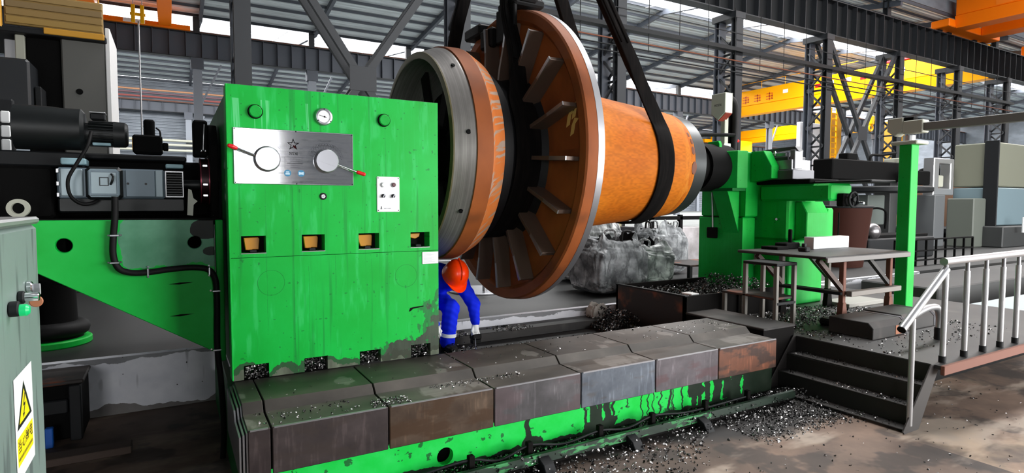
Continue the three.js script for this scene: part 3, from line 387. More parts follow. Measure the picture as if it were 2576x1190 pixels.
    for (const [x, dir] of [[0.512, 1], [0.866, 0]]) {
      const d = add(pl, 'dial', faceZ(latE([[0, 0], [0.078, 0], [0.078, 0.012], [0.07, 0.018], [0.072, 0.04], [0.068, 0.044], [0, 0.044]], 56), x, 1.972, zf + 0.008), M.steel); add(d, 'grip_ridge', beam(V(x - 0.064, 1.99, zf + 0.0525), V(x + 0.064, 1.953, zf + 0.0525), 0.036, 0.002, V(0, 0, 1)), M.steel);
      const a = dir ? V(x - 0.066, 1.988, zf + 0.035) : V(x + 0.066, 1.952, zf + 0.035), e = dir ? V(0.345, 2.026, zf + 0.05) : V(1.06, 1.905, zf + 0.05), e2 = dir ? V(0.302, 2.04, zf + 0.053) : V(1.098, 1.893, zf + 0.053);
      add(d, 'lever', bar(a, e, 0.0065, 12), M.chrome); add(d, 'lever_knob', dir ? merge(bar(e, V().lerpVectors(e, e2, 0.6), 0.0085, 16, 0.0145), bar(V().lerpVectors(e, e2, 0.6), e2, 0.0145, 16, 0.012), new THREE.SphereGeometry(0.0122, 14, 10).translate(e2.x, e2.y, e2.z)) : merge(bar(e, e2, 0.0125, 16), new THREE.SphereGeometry(0.0125, 14, 10).translate(e2.x, e2.y, e2.z), new THREE.SphereGeometry(0.0125, 14, 10).translate(e.x, e.y, e.z)), M.red, 'red plastic lever knob');
    }
    for (const [x, y] of [[0.334, 2.148], [1.034, 2.148], [0.334, 1.826], [1.034, 1.826], [0.684, 2.15], [0.684, 1.824]]) add(pl, 'screw', faceZ(disc(0.004, 0.002, 10), x, y, zf + 0.0083), M.dark);
  }
  { const p = add(hs, 'button_panel', cb(1.199, 1.358, 1.645, 1.883, zf, zf + 0.006, 0.004), M.white, 'white panel with four switches');
    const btn = (x, y, m, lab) => { const b = add(p, 'push_button', faceZ(disc(0.014, 0.014, 24, 0.003), x, y, zf + 0.006), m, lab); add(b, 'button_ring', faceZ(latE([[0.014, 0], [0.018, 0], [0.017, 0.006], [0.014, 0.006]], 24), x, y, zf + 0.006), M.alu); };
    btn(1.242, 1.828, M.white, 'white push button'); btn(1.315, 1.829, mat('#5a3438', 0.4), 'dark red push button');
    for (const x of [1.241, 1.311]) { const s = add(p, 'rotary_switch', faceZ(disc(0.013, 0.012, 20, 0.002), x, 1.753, zf + 0.006), M.dark); add(s, 'switch_grip', beam(V(x - 0.006, 1.742, zf + 0.022), V(x + 0.006, 1.766, zf + 0.022), 0.006, 0.012, V(0, 0, 1)), M.steel); }
    for (const [x, y] of [[1.208, 1.874], [1.349, 1.874], [1.208, 1.655], [1.349, 1.655]]) add(p, 'screw', faceZ(disc(0.0035, 0.002, 8), x, y, zf + 0.006), M.dark);
    add(p, 'printed_mark', merge(bx(1.222, 1.234, 1.663, 1.668, zf + 0.0061, zf + 0.0066), bx(1.225, 1.231, 1.67, 1.682, zf + 0.0061, zf + 0.0066)), M.dark); add(p, 'printed_text', merge(...[0, 1, 2, 3, 4, 5].map((i) => bx(1.246 + i * 0.009, 1.252 + i * 0.009, 1.665, 1.671, zf + 0.0061, zf + 0.0064))), mat('#9a9aa0', 0.6)); }
  { const s = add(up, 'sight_glass', faceZ(latE([[0, 0], [0.023, 0], [0.022, 0.006], [0.017, 0.007], [0.016, 0.003], [0, 0.003]], 24), 0.847, 1.747, zf), M.dark); add(s, 'glass_disc', faceZ(disc(0.013, 0.002, 20), 0.847, 1.747, zf + 0.003), M.steel); for (let i = 0; i < 5; i++) add(s, 'spoke', faceZ(disc(0.004, 0.003, 8), 0.847 + 0.009 * Math.cos(i * 1.257), 1.747 + 0.009 * Math.sin(i * 1.257), zf + 0.005), M.white); }
  { const c = document.createElement('canvas'); c.width = 256; c.height = 176; const k = c.getContext('2d'); k.fillStyle = '#c9ccce'; k.fillRect(0, 0, 256, 176); k.fillStyle = '#9a9ea2'; for (let i = 0; i < 8; i++) k.fillRect(18, 16 + i * 19, 120 + (i * 53) % 100, 4); const t = new THREE.CanvasTexture(c); t.colorSpace = THREE.SRGBColorSpace; const g = new THREE.PlaneGeometry(0.118, 0.08).translate(1.582, 1.317, zf + 0.0042).toNonIndexed(); g.userData.uvDone = true; const n = add(hs, 'name_plate', cb(1.52, 1.644, 1.274, 1.361, zf, zf + 0.004, 0.002), M.alu, 'small pale metal data plate'); add(n, 'plate_print', g, tmat(t, 0.4, 0.3)); add(hs, 'thin_rod', bar(V(1.64, 1.287, zf - 0.04), V(1.76, 1.285, zf - 0.04), 0.004, 8), M.steel); }
  for (const [x, y] of [[0.524, 1.207], [1.402, 1.199]]) { add(dn, 'cover_plate', circGeo(x, y, 0.078), M2); add(dn, 'cover_seam', faceZ(latE([[0.078, 0], [0.0795, 0], [0.0795, 0.0006], [0.078, 0.0006]], 44), x, y, zf), M.darkGreen); }
  add(dn, 'scraped_mark', extZ([[1.42, 0.945], [1.435, 0.948], [1.45, 0.962], [1.53, 0.972], [1.53, 0.979], [1.45, 0.974], [1.43, 0.97]], zf, zf + 0.0015), M.grime);
  N.forEach(([a, b]) => add(dn, 'chip_notch', bx(a - 0.01, b + 0.01, 0.6, 0.715, zf - 0.12, zf - 0.101), M.black));
}
{ // trough between the bed and the concrete wall
  const t = thing('floor_trough', 'dark oily trough with a low rail behind the way covers', 'floor', [3, 0, -4.8], null, 'structure');
  add(t, 'trough_floor', bx(0.36, 4.58, 0.0, 0.28, -5.6, -3.95), M.grime); add(t, 'rear_way', cb(1.2, 4.55, 0.28, 0.372, -5.6, -5.32, 0.006), M.deck); add(t, 'rear_way_step', cb(1.2, 4.55, 0.278, 0.282, -5.32, -4.4, 0.001), M.deck);
}
// ---------------------------------------------------------------- workpiece
const uvBoxTip = uvBox(bx(0.9, 1.318, -0.158, -0.146, -0.016, 0.016));
const AX = { y: 2.17, z: -5.3 };
{
  const w = thing('turned_shaft_casting', 'huge rust-orange shaft casting with a ribbed flange disc, hanging in black slings', 'workpiece', [3.6, 0.73, AX.z]);
  const L = (pts, seg = 96) => latX(pts, seg).translate(0, AX.y, AX.z);
  const ring = add(w, 'flange_ring', L([[2.3, 0.6], [2.3, 0.86], [1.99, 0.87], [1.98, 0.885], [1.985, 0.925], [2.02, 0.935], [2.14, 0.985], [2.165, 0.985]]), M.ring, 'machined grey steel ring');
  add(ring, 'worn_lip', L([[1.978, 0.868], [1.974, 0.885], [1.98, 0.927], [1.992, 0.93]]), M.lip, 'olive worn lip');
  for (let i = 0; i < 9; i++) { const a = i * 40 * D + 0.12; add(ring, 'bolt_hole', bar(V(2.1, AX.y + 0.93 * Math.sin(a), AX.z + 0.93 * Math.cos(a)), V(2.1, AX.y + 0.974 * Math.sin(a), AX.z + 0.974 * Math.cos(a)), 0.02, 12), M.black); }
  for (let i = 0; i < 8; i++) { const a = (i * 45 + 20) * D; add(ring, 'inner_web', beam(V(2.22, AX.y + 0.3 * Math.sin(a), AX.z + 0.3 * Math.cos(a)), V(2.22, AX.y + 0.87 * Math.sin(a), AX.z + 0.87 * Math.cos(a)), 0.14, 0.03, V(1, 0, 0)), M.grime); }
  add(w, 'rusty_ring_step', L([[2.163, 0.98], [2.165, 1.0], [2.3, 1.005], [2.31, 1.005]]), M.rust); add(w, 'scraped_ring', L([[2.308, 1.005], [2.33, 1.0], [2.455, 0.935], [2.46, 0.92], [2.46, 0.7]]), M.scraped, 'orange ring with scraped grey streaks');
  add(w, 'hub_drum', L([[2.45, 0.83], [2.6, 0.83], [2.6, 0.78], [2.82, 0.76], [2.9, 0.78], [2.98, 0.84]]), M.drum, 'black drum behind the ring');
  add(w, 'flange_disc', L([[2.97, 0.5], [2.97, 1.3], [2.955, 1.315], [2.935, 1.34], [2.935, 1.425], [2.95, 1.44], [3.05, 1.45], [3.12, 1.44], [3.14, 1.4], [3.2, 0.8], [3.2, 0.6]]), M.rust, 'brown flange disc'); add(w, 'bright_rim', L([[3.045, 1.4515], [3.118, 1.4425], [3.14, 1.405]]), M.rough, 'scuffed silver rim');
  const rib = uvBox(extZ([[0.74, 0], [1.315, 0], [1.315, -0.15], [1.2, -0.15], [0.88, -0.17], [0.74, -0.17]], -0.018, 0.018, 0.003));   // x: radius, y: away from the disc
  for (let i = 0; i < 18; i++) { const a = (-4 + 20 * i) * D, m = new THREE.Mesh(rib, M.ribSteel); m.name = 'stiffening_rib'; m.castShadow = m.receiveShadow = true; const rad = V(0, Math.sin(a), Math.cos(a)), out = V(1, 0, 0); m.matrixAutoUpdate = true; const q = new THREE.Matrix4().makeBasis(rad, out, V().crossVectors(rad, out)); m.quaternion.setFromRotationMatrix(q); m.position.set(2.965 - 3.6, AX.y - 0.73, 0); w.add(m);
    const tip = uvBoxTip; const e = new THREE.Mesh(tip, M.rough); e.name = 'ground_edge'; e.castShadow = e.receiveShadow = true; m.add(e); }
  add(w, 'shaft_cone', L([[3.15, 0.83], [3.22, 0.8], [3.6, 0.765], [4.2, 0.7], [4.9, 0.635], [4.98, 0.63], [5.0, 0.622], [5.07, 0.617]]), M.cone, 'bright orange conical shaft'); add(w, 'shaft_end_ring', L([[5.066, 0.605], [5.07, 0.618], [5.16, 0.606], [5.27, 0.595], [5.29, 0.58], [5.29, 0.1]]), mat('#3c3f40', 0.35, 0.6), 'dark steel end of the shaft');
  for (const [x, a, r] of [[5.04, 12, 0.03], [5.05, -6, 0.045], [5.03, 30, 0.02], [5.045, 22, 0.022]]) add(w, 'dark_spot', new THREE.SphereGeometry(r, 12, 8).scale(0.9, 1.6, 0.12).applyQuaternion(new THREE.Quaternion().setFromEuler(new THREE.Euler(-a * D, 0, 0))).translate(x, AX.y + 0.62 * Math.sin(a * D), AX.z + 0.62 * Math.cos(a * D)), M.redOx);
  for (const [y, z] of [[2.36, -4.2], [2.42, -4.12], [2.28, -4.14]]) add(w, 'chalk_mark', extZ([[0, 0], [0.05, 0.02], [0.07, 0.1], [0.12, 0.14], [0.06, 0.15], [0.02, 0.09]], 0, 0.003).rotateY(-Math.PI / 2).translate(2.968, y, z), mat('#c9a25c', 0.8));
  add(w, 'inner_bore', L([[2.32, 0.0], [2.32, 0.62]]), M.black);
}
{ // faceplate on the spindle
  const f = thing('faceplate', 'dark faceplate on the spindle between headstock and steel ring', 'faceplate', [1.7, 1.4, AX.z]);
  add(f, 'plate', latX([[1.66, 0.1], [1.66, 0.45], [1.68, 0.47], [1.8, 0.47], [1.82, 0.45], [1.82, 0.1]], 56).translate(0, AX.y, AX.z), M.black); add(f, 'spindle', latX([[1.65, 0], [1.65, 0.25], [2.28, 0.25], [2.28, 0]], 40).translate(0, AX.y, AX.z), M.black);
  for (const a of [30, 120, 210, 300]) add(f, 'jaw', beam(V(1.88, AX.y + 0.25 * Math.sin(a * D), AX.z + 0.25 * Math.cos(a * D)), V(1.88, AX.y + 0.46 * Math.sin(a * D), AX.z + 0.46 * Math.cos(a * D)), 0.12, 0.12, V(1, 0, 0)), M.dark);
}
{ // slings
  const hook = V(3.17, 5.4, -5.3);
  function loop(cx, r, tilt, mid) {                        // front leg, round below, back leg
    const pts = [], F = V(cx + tilt, AX.y + r * Math.sin(15 * D), AX.z + r * Math.cos(15 * D)), leg = 14;
    const arc = []; for (let a = 38; a >= -218; a -= 8) arc.push(V(cx + tilt * Math.cos((a - 20) * D), AX.y + r * Math.sin(a * D), AX.z + r * Math.cos(a * D)));
    const path = (p, q, m) => { const c = m ? new THREE.CatmullRomCurve3([p, ...m, q]).getPoints(leg) : Array.from({ length: leg + 1 }, (_, i) => V().lerpVectors(p, q, i / leg)); return c; };
    const a = path(hook.clone().add(V(0, 0, 0.14)), arc[0], mid?.[0]), b = path(arc[arc.length - 1], hook.clone().add(V(0, 0, -0.14)), mid?.[1]);
    return { all: [...a, ...arc.slice(1), ...b.slice(1)], n: a.length, m: a.length + arc.length - 1 };
  }
  for (const [cx, r, tilt, w0, w1, mid, lab] of [[4.62, 0.69, -0.06, 0.15, 0.22, null, 'wide black sling around the orange conical shaft'], [2.74, 0.8, 0.04, 0.13, 0.26, [[V(2.88, 3.72, -5.1), V(2.82, 3.1, -4.82)], [V(2.66, 3.4, -5.85)]], 'black sling around the drum beside the ribbed disc']]) {
    const t = thing('lifting_sling', lab, 'sling', [cx, 1.4, AX.z]); const { all, n, m } = loop(cx, r, tilt, mid);
    add(t, 'strap', sweep(all, () => V(1, 0.001, 0), (i) => i < n ? w0 + (w1 - w0) * cl((i - n + 5) / 5) : i > m ? w1 + (w0 - w1) * cl((i - m) / 5) : w1, (i) => i < n - 3 || i > m + 3 ? 0.075 : 0.022), M.sling);
    for (const k of [-0.3, 0.3]) add(t, 'strap_fold', sweep(all.slice(0, n - 4).map((p) => p.clone().add(V(k * w0 * 0.9, 0, 0.028))), () => V(1, 0.001, 0), () => w0 * 0.28, () => 0.05), M.sling);
  }
  const pad = thing('edge_pad', 'black rubber pad under the sling at the top of the flange disc', 'pad', [2.9, 3.5, -5.1]);
  add(pad, 'pad_sheet', cb(2.86, 3.2, 3.6, 3.68, -5.25, -4.9, 0.02), M.blackRub); add(pad, 'pad_flap', cb(2.86, 2.9, 3.3, 3.62, -5.28, -4.92, 0.01), M.blackRub); add(pad, 'pad_tail', cb(2.9, 3.1, 3.63, 3.78, -5.0, -4.86, 0.02), M.blackRub);
  const pad2 = thing('edge_pad', 'black rubber pad on the left shoulder of the flange disc', 'pad', [2.9, 3.5, -5.5]); add(pad2, 'pad_sheet', cb(2.84, 3.15, 3.48, 3.6, -5.98, -5.62, 0.02), M.blackRub); add(pad2, 'pad_flap', cb(2.84, 2.92, 3.3, 3.5, -5.6, -5.35, 0.02), M.blackRub);
}
// ---------------------------------------------------------------- drive side on the left
{
  const z = -4.3, b = thing('motor_bracket', 'bright green triangular motor bracket left of the headstock', 'bracket', [-0.2, 0.7, z]);
  const bt = tex(1024, 1024, [1.02, 0.9], (u, v) => { const x = -0.71 + u * 1.02, y = 0.7 + v * 0.9, n = fbm(u, v, 5, 5, 1200, 6); let c = mixA([6, 166, 54], [32, 186, 76], cl(n * 1.4 - 0.3)); const d = fbm(u, v, 6, 5, 1220, 6); const inn = x > -0.28 + (d - 0.5) * 0.2 && x < 0.27 && y > 1.3 + (d - 0.5) * 0.22; if (inn) c = mixA([58, 116, 84], [112, 168, 138], d); if (Math.hypot((x - 0.2) / 0.09, (y - 1.53) / 0.06) < 0.6 + d * 0.8) c = [16, 24, 20]; if (Math.hypot((x - 0.22) / 0.05, (y - 1.39) / 0.03) < 0.5 + d) c = [18, 34, 24]; return c; });
  const sh = ext(shapeOf([[-0.72, 1.315], [0.215, 0.725], [0.235, 0.72], [0.235, 1.592], [-0.72, 1.598]], [hole(-0.556, 1.45, 0.042), hole(0.122, 1.448, 0.04)]), 0.06, 0.004).translate(0, 0, z - 0.06), g = sh.index ? sh.toNonIndexed() : sh;
  { const p = g.attributes.position, u = g.attributes.uv; for (let i = 0; i < p.count; i++) u.setXY(i, p.getX(i) + 0.71, p.getY(i) - 0.7); g.clearGroups(); g.userData.uvDone = true; }
  add(b, 'side_plate', g, paint(bt, 0.45)); add(b, 'top_plate', cb(-1.3, 0.29, 1.56, 1.6, -5.5, z - 0.06, 0.005), M.black); add(b, 'end_post', cb(0.243, 0.287, 0.66, 1.592, z - 0.08, z + 0.02, 0.005), M.green);
  add(b, 'rear_plate', extZ([[-1.2, 1.25], [0.23, 0.75], [0.23, 1.56], [-1.2, 1.56]], -5.5, -5.44), M.black); for (const x of [-0.6, -0.1]) add(b, 'cross_rib', bx(x, x + 0.04, 1.35, 1.56, -5.4, -4.4), M.black);
  for (const [x, y] of [[0.03, 1.19], [0.03, 0.985]]) add(b, 'weld_mark', extZ([[x - 0.06, y - 0.004], [x, y - 0.009], [x + 0.08, y + 0.002], [x, y + 0.004]], z, z + 0.002), M.grime);
  const h = thing('cable_conduit', 'thick black cable conduit clamped across the green bracket', 'conduit', [-0.05, 0.6, z]);
  add(h, 'hose', tube([[-0.295, 1.74, z + 0.03], [-0.3, 1.6, z + 0.03], [-0.31, 1.5, z + 0.03], [-0.312, 1.37, z + 0.03], [-0.285, 1.3, z + 0.03], [-0.23, 1.275, z + 0.03], [-0.138, 1.272, z + 0.03], [-0.015, 1.285, z + 0.03], [0.13, 1.288, z + 0.03], [0.2, 1.268, z + 0.03], [0.232, 1.21, z + 0.03], [0.24, 1.1, z + 0.03], [0.236, 0.74, z + 0.03], [0.25, 0.56, z + 0.03], [0.262, 0.2, z + 0.03], [0.25, 0.02, z + 0.06]], 0.0185, 120, 12), M.blackRub);
  for (const [x, y, v] of [[-0.304, 1.505, 0], [-0.309, 1.34, 0], [-0.138, 1.273, 1], [0.2, 1.262, 1], [0.238, 1.13, 0], [0.234, 0.742, 0]]) { const c = add(h, 'clamp', v ? cb(x - 0.005, x + 0.005, y - 0.024, y + 0.024, z, z + 0.053, 0.002) : cb(x - 0.024, x + 0.024, y - 0.005, y + 0.005, z, z + 0.053, 0.002), M.steel); for (const s of [-1, 1]) add(c, 'clamp_screw', v ? faceZ(disc(0.006, 0.008, 8), x, y + s * 0.032, z) : faceZ(disc(0.006, 0.008, 8), x + s * 0.032, y, z), M.chrome); }
}
{
  const z = -4.62, m = thing('drive_motor', 'grey-blue drive motor with square terminal box on the green bracket', 'motor', [-0.25, 1.6, z - 0.15]);
  add(m, 'motor_frame', cb(-0.62, -0.036, 1.73, 1.925, z - 0.3, z - 0.005, 0.012), M.motor); add(m, 'end_panel', cb(-0.6, -0.485, 1.745, 1.915, z - 0.01, z + 0.012, 0.005), M.motorLight); add(m, 'mounting_foot', cb(-0.62, 0.08, 1.64, 1.735, z - 0.3, z - 0.02, 0.01), M.motorDark);
  for (const y of [1.75, 1.82, 1.9]) add(m, 'hinge_block', cb(-0.622, -0.606, y - 0.012, y + 0.016, z - 0.02, z + 0.01, 0.003), M.alu);
  const tb = add(m, 'terminal_box', cb(-0.47, -0.272, 1.722, 1.932, z - 0.03, z + 0.05, 0.02), M.motorDark); add(tb, 'box_lid', cb(-0.455, -0.287, 1.738, 1.917, z + 0.045, z + 0.066, 0.016), M.motorLight); add(tb, 'lid_rim', extZ([[-0.45, 1.748], [-0.292, 1.748], [-0.292, 1.908], [-0.45, 1.908]], z + 0.064, z + 0.072, 0.002, [holeR(-0.438, -0.304, 1.76, 1.896)]), M.motor); add(tb, 'lid_emblem', extZ([[-0.395, 1.81], [-0.345, 1.81], [-0.345, 1.865], [-0.395, 1.865]], z + 0.066, z + 0.069, 0.001, [holeR(-0.39, -0.35, 1.815, 1.86)]), M.motorDark); add(tb, 'lid_handle', tube([[-0.33, 1.885, z + 0.07], [-0.32, 1.87, z + 0.09], [-0.325, 1.84, z + 0.09], [-0.335, 1.82, z + 0.07]], 0.007, 16, 6), M.motorDark);
  const sp = add(m, 'side_cover', cb(-0.258, -0.092, 1.742, 1.918, z - 0.012, z + 0.01, 0.004), M.motor); for (const x of [-0.245, -0.145]) add(sp, 'cover_bolt', faceZ(disc(0.008, 0.006, 6), x, 1.828, z + 0.01), M.motorDark); add(m, 'pale_cover', cb(-0.09, -0.048, 1.742, 1.918, z - 0.012, z + 0.01, 0.004), M.motorLight);
  const vg = add(m, 'vent_grille', extZ([[-0.036, 1.738], [0.075, 1.738], [0.075, 1.918], [-0.036, 1.918]], z - 0.02, z + 0.012, 0.003, [holeR(-0.026, 0.065, 1.75, 1.906)]), M.alu); add(vg, 'vent_back', bx(-0.03, 0.07, 1.745, 1.912, z - 0.04, z - 0.025), M.black); for (let i = 0; i < 9; i++) add(vg, 'vent_slat', bx(-0.026, 0.065, 1.754 + i * 0.017, 1.762 + i * 0.017, z - 0.02, z + 0.004), M.motorDark);
  add(m, 'top_plate', cb(-0.6, -0.47, 1.945, 1.985, z - 0.2, z - 0.02, 0.006), M.cyan); add(m, 'top_plate', cb(-0.03, 0.075, 1.938, 1.965, z - 0.2, z - 0.01, 0.006), M.cyan);
  solo('motor_cable', tube([[-0.43, 2.15, z + 0.03], [-0.45, 2.05, z + 0.09], [-0.5, 1.95, z + 0.1], [-0.55, 1.84, z + 0.1], [-0.54, 1.74, z + 0.08], [-0.49, 1.695, z + 0.05], [-0.44, 1.7, z + 0.03], [-0.41, 1.72, z + 0.0]], 0.011, 60, 8), M.blackRub, 'black looped cable hanging in front of the drive motor', 'cable');
  const c = thing('shaft_coupling', 'dark coupling disc with thin red edge between motor and headstock', 'coupling', [0.2, 1.7, z - 0.1]);
  add(c, 'coupling_disc', latX([[0.175, 0.02], [0.175, 0.155], [0.18, 0.16], [0.232, 0.16], [0.238, 0.155], [0.238, 0.02]], 40).translate(0, 1.856, z - 0.13), mat('#2a1418', 0.35, 0.5)); for (const x of [0.18, 0.232]) add(c, 'rim_band', latX([[x - 0.003, 0.16], [x - 0.003, 0.165], [x + 0.003, 0.165], [x + 0.003, 0.16]], 40).translate(0, 1.856, z - 0.13), mat('#8a3a48', 0.3, 0.7)); add(c, 'shaft', bar(V(0.06, 1.83, z - 0.13), V(0.3, 1.83, z - 0.13), 0.035, 16), M.motorDark); for (const [y, zz] of [[1.96, 0.005], [1.755, 0.005], [1.83, 0.03]]) add(c, 'coupling_bolt', cb(0.19, 0.222, y - 0.008, y + 0.008, z + zz - 0.03, z + zz + 0.005, 0.003), M.chrome);
  solo('paper_tag', extZ([[0.09, 1.62], [0.125, 1.615], [0.13, 1.69], [0.155, 1.715], [0.13, 1.735], [0.12, 1.79], [0.1, 1.8]], z + 0.02, z + 0.023), M.offWhite, 'torn pale paper tag hanging beside the coupling', 'tag');
  solo('pipe_flange', latX([[-0.02, 0.032], [-0.02, 0.055], [0.02, 0.055], [0.02, 0.032], [-0.02, 0.032]], 32).rotateY(Math.PI / 2).translate(-0.79, 1.668, -4.5), M.beige, 'pale ring flange low on the dark machinery at left', 'flange');
  const k = thing('motor_plinth', 'black oily drive base carrying motors behind the green bracket', 'machine base', [-0.5, 1.6, -5]);
  add(k, 'base_body', cb(-1.4, 0.28, 1.6, 2.0, -5.45, z - 0.31, 0.02), M.black); add(k, 'base_front', cb(-1.2, -0.64, 1.6, 1.93, z - 0.3, z - 0.05, 0.02), M.black); add(k, 'top_rail', cb(-1.4, 0.1, 2.0, 2.04, -5.3, z - 0.3, 0.01), M.dark); add(k, 'front_lip', cb(-1.2, -0.5, 1.935, 2.03, z - 0.3, z - 0.15, 0.01), M.dark);
  add(k, 'belt_guard', extX([[-5.3, 1.6], [-4.6, 1.6], [-4.55, 2.1], [-4.7, 2.25], [-5.1, 2.3], [-5.3, 2.2]], 0.235, 0.287, 0.005), M.black); add(k, 'hydraulic_block', cb(0.14, 0.23, 2.03, 2.28, z - 0.25, z - 0.05, 0.012), M.black); add(k, 'hydraulic_pipe', tube([[0.2, 2.07, z - 0.04], [0.205, 2.18, z - 0.03], [0.21, 2.25, z - 0.04]], 0.005, 16, 6), M.alu); for (const x of [0.19, 0.215]) add(k, 'pipe_fitting', new THREE.SphereGeometry(0.011, 10, 8).translate(x, 2.065, z - 0.035), M.chrome);
  const g = thing('geared_motor', 'dark finned geared motor with large round housing at upper left', 'motor', [-0.5, 2.04, z - 0.1]), gy = 2.18, gz = z - 0.18;
  add(g, 'gear_housing', latX([[-0.84, 0.05], [-0.84, 0.14], [-0.66, 0.14], [-0.6, 0.135], [-0.5, 0.135], [-0.48, 0.11], [-0.48, 0.03]], 40).translate(0, gy, gz), M.motorDark); add(g, 'motor_body', latX([[-0.48, 0.07], [-0.32, 0.07]], 32).translate(0, gy - 0.02, gz), M.motorDark);
  for (let i = 0; i < 22; i++) { const a = i * 16.36 * D; add(g, 'cooling_fin', beam(V(-0.46, gy - 0.02 + 0.07 * Math.sin(a), gz + 0.07 * Math.cos(a)), V(-0.325, gy - 0.02 + 0.07 * Math.sin(a), gz + 0.07 * Math.cos(a)), 0.006, 0.03, V(0, Math.sin(a), Math.cos(a))), M.motorDark); }
  add(g, 'fan_cowl', latX([[-0.325, 0.05], [-0.325, 0.086], [-0.26, 0.084], [-0.245, 0.07], [-0.245, 0]], 32).translate(0, gy - 0.02, gz), M.motorDark); add(g, 'terminal_cover', cb(-0.45, -0.37, gy + 0.07, gy + 0.11, gz - 0.05, gz + 0.05, 0.006), M.dark); add(g, 'terminal_lid', cb(-0.455, -0.365, gy + 0.112, gy + 0.12, gz - 0.055, gz + 0.055, 0.003), M.alu); add(g, 'rating_plate', cb(-0.44, -0.34, gy - 0.1, gy - 0.082, gz + 0.0, gz + 0.062, 0.003), M.cyan);
  const p = thing('pump_unit', 'small black pump unit with upright motor behind the drive motor', 'pump', [-0.12, 2.04, z - 0.3]); add(p, 'pump_body', cb(-0.22, -0.045, 2.04, 2.165, z - 0.3, z - 0.12, 0.012), M.black); add(p, 'pump_motor', latE([[0, 0], [0.034, 0], [0.034, 0.1], [0.026, 0.112], [0, 0.112]], 24).translate(-0.122, 2.165, z - 0.2), M.black); add(p, 'pump_hose', tube([[-0.08, 2.22, z - 0.18], [-0.06, 2.2, z - 0.16], [-0.055, 2.15, z - 0.15]], 0.006, 14, 6), M.blackRub); add(p, 'side_valve', cb(-0.045, -0.01, 2.07, 2.12, z - 0.26, z - 0.16, 0.006), M.black); add(p, 'yellow_tape', bx(-0.2215, -0.2195, 2.06, 2.14, z - 0.16, z - 0.13), M.yellow);
}
{ // beige machine column far left
  const z = -10, t = thing('machine_column', 'tall grey machine column with a yellow railed platform on top', 'machine', [-1.2, RY, z]);
  add(t, 'column_body', cb(-1.24, -0.745, RY, 3.95, z - 1.2, z, 0.02), mat('#5a5a56', 0.6)); add(t, 'white_edge', cb(-0.745, -0.685, RY, 4.12, z - 1.2, z + 0.01, 0.01), mat('#d7d7d6', 0.5)); add(t, 'dark_opening', cb(-1.62, -1.24, RY, 3.9, z - 1, z - 0.05, 0.02), M.black); add(t, 'left_pillar', cb(-1.72, -1.62, 3.2, 3.9, z - 0.5, z, 0.01), M.beige); add(t, 'left_window', cb(-1.85, -1.72, 3.25, 3.85, z - 0.6, z - 0.1, 0.01), M.alu); add(t, 'ram_block', cb(-2.4, -1.5, 2.7, 3.5, z - 0.3, z + 0.5, 0.03), mat('#12161a', 0.5)); add(t, 'ram_side', cb(-1.49, -1.42, 2.75, 3.2, z - 0.2, z + 0.3, 0.01), M.dark); add(t, 'bolt_hole', faceZ(disc(0.04, 0.01, 16), -1.05, 3.22, z), M.black);
  add(t, 'platform_floor', cb(-2.6, -0.72, 3.9, 3.97, z - 1.4, z + 0.12, 0.01), M.dark); const sk = add(t, 'platform_skirt', cb(-1.8, -0.75, 4.0, 4.42, z + 0.05, z + 0.1, 0.008), mat('#8a6e38', 0.6)); for (let i = 0; i < 4; i++) add(sk, 'skirt_board', cb(-1.78, -0.76, 4.02 + i * 0.1, 4.1 + i * 0.1, z + 0.1, z + 0.125, 0.006), mat(['#94763a', '#8a6e3c', '#7d6640', '#8f7444'][i], 0.6)); add(t, 'skirt_edge', cb(-1.4, -0.74, 3.92, 4.0, z + 0.08, z + 0.13, 0.008), M.ochre);
  for (const x of [-2.1, -2.02, -1.94, -1.86]) add(t, 'bellows_roll', bar(V(x, 3.95, z + 0.1), V(x, 4.5, z + 0.1), 0.045, 12), M.ochre); add(t, 'yellow_hose', tube([[-1.98, 3.95, z + 0.12], [-2.0, 3.75, z + 0.16], [-1.92, 3.55, z + 0.1], [-1.9, 3.4, z + 0.05]], 0.04, 24, 8), M.ochre);
  for (const x of [-2.2, -1.9, -1.6, -1.3, -1.05, -0.8]) add(t, 'rail_post', bar(V(x, 4.4, z + 0.06), V(x, 4.72, z + 0.06), 0.01, 6), M.ochre); for (const y of [4.56, 4.72]) add(t, 'guard_rail', bar(V(-2.4, y, z + 0.06), V(-0.78, y - 0.06, z + 0.06), 0.01, 6), M.alu);
  const c = thing('machine_pedestal', 'dark round machine pedestal on a green base below the bracket', 'pedestal', [-0.95, RY, -6.4]); add(c, 'base_ring', disc(0.3, 0.06, 40, 0.01).translate(-0.95, RY, -6.45), M.green); add(c, 'pillar', latE([[0, 0], [0.22, 0], [0.18, 0.1], [0.17, 0.5], [0.22, 0.75], [0.22, 1.0], [0, 1.0]], 32).translate(-0.93, RY + 0.06, -6.45), M.black); add(c, 'rubber_roll', new THREE.TorusGeometry(0.2, 0.07, 10, 28).rotateX(Math.PI / 2).translate(-0.93, RY + 0.14, -6.45), M.blackRub);
  const bp = thing('window_stand_in_board', 'made-up slim board at the left edge, three white panes standing in for a window', 'panel', [-1.09, RY, -5.9]); add(bp, 'board', cb(-1.14, -1.04, RY, 2.5, -5.95, -5.9, 0.01), M.dark); for (const [y, h] of [[2.12, 0.07], [2.25, 0.045], [2.36, 0.045]]) add(bp, 'white_pane', cb(-1.12, -1.06, y - h, y + h, -5.9, -5.885, 0.008), M.white);  // added board; its white panes stand in for a window seen through
}
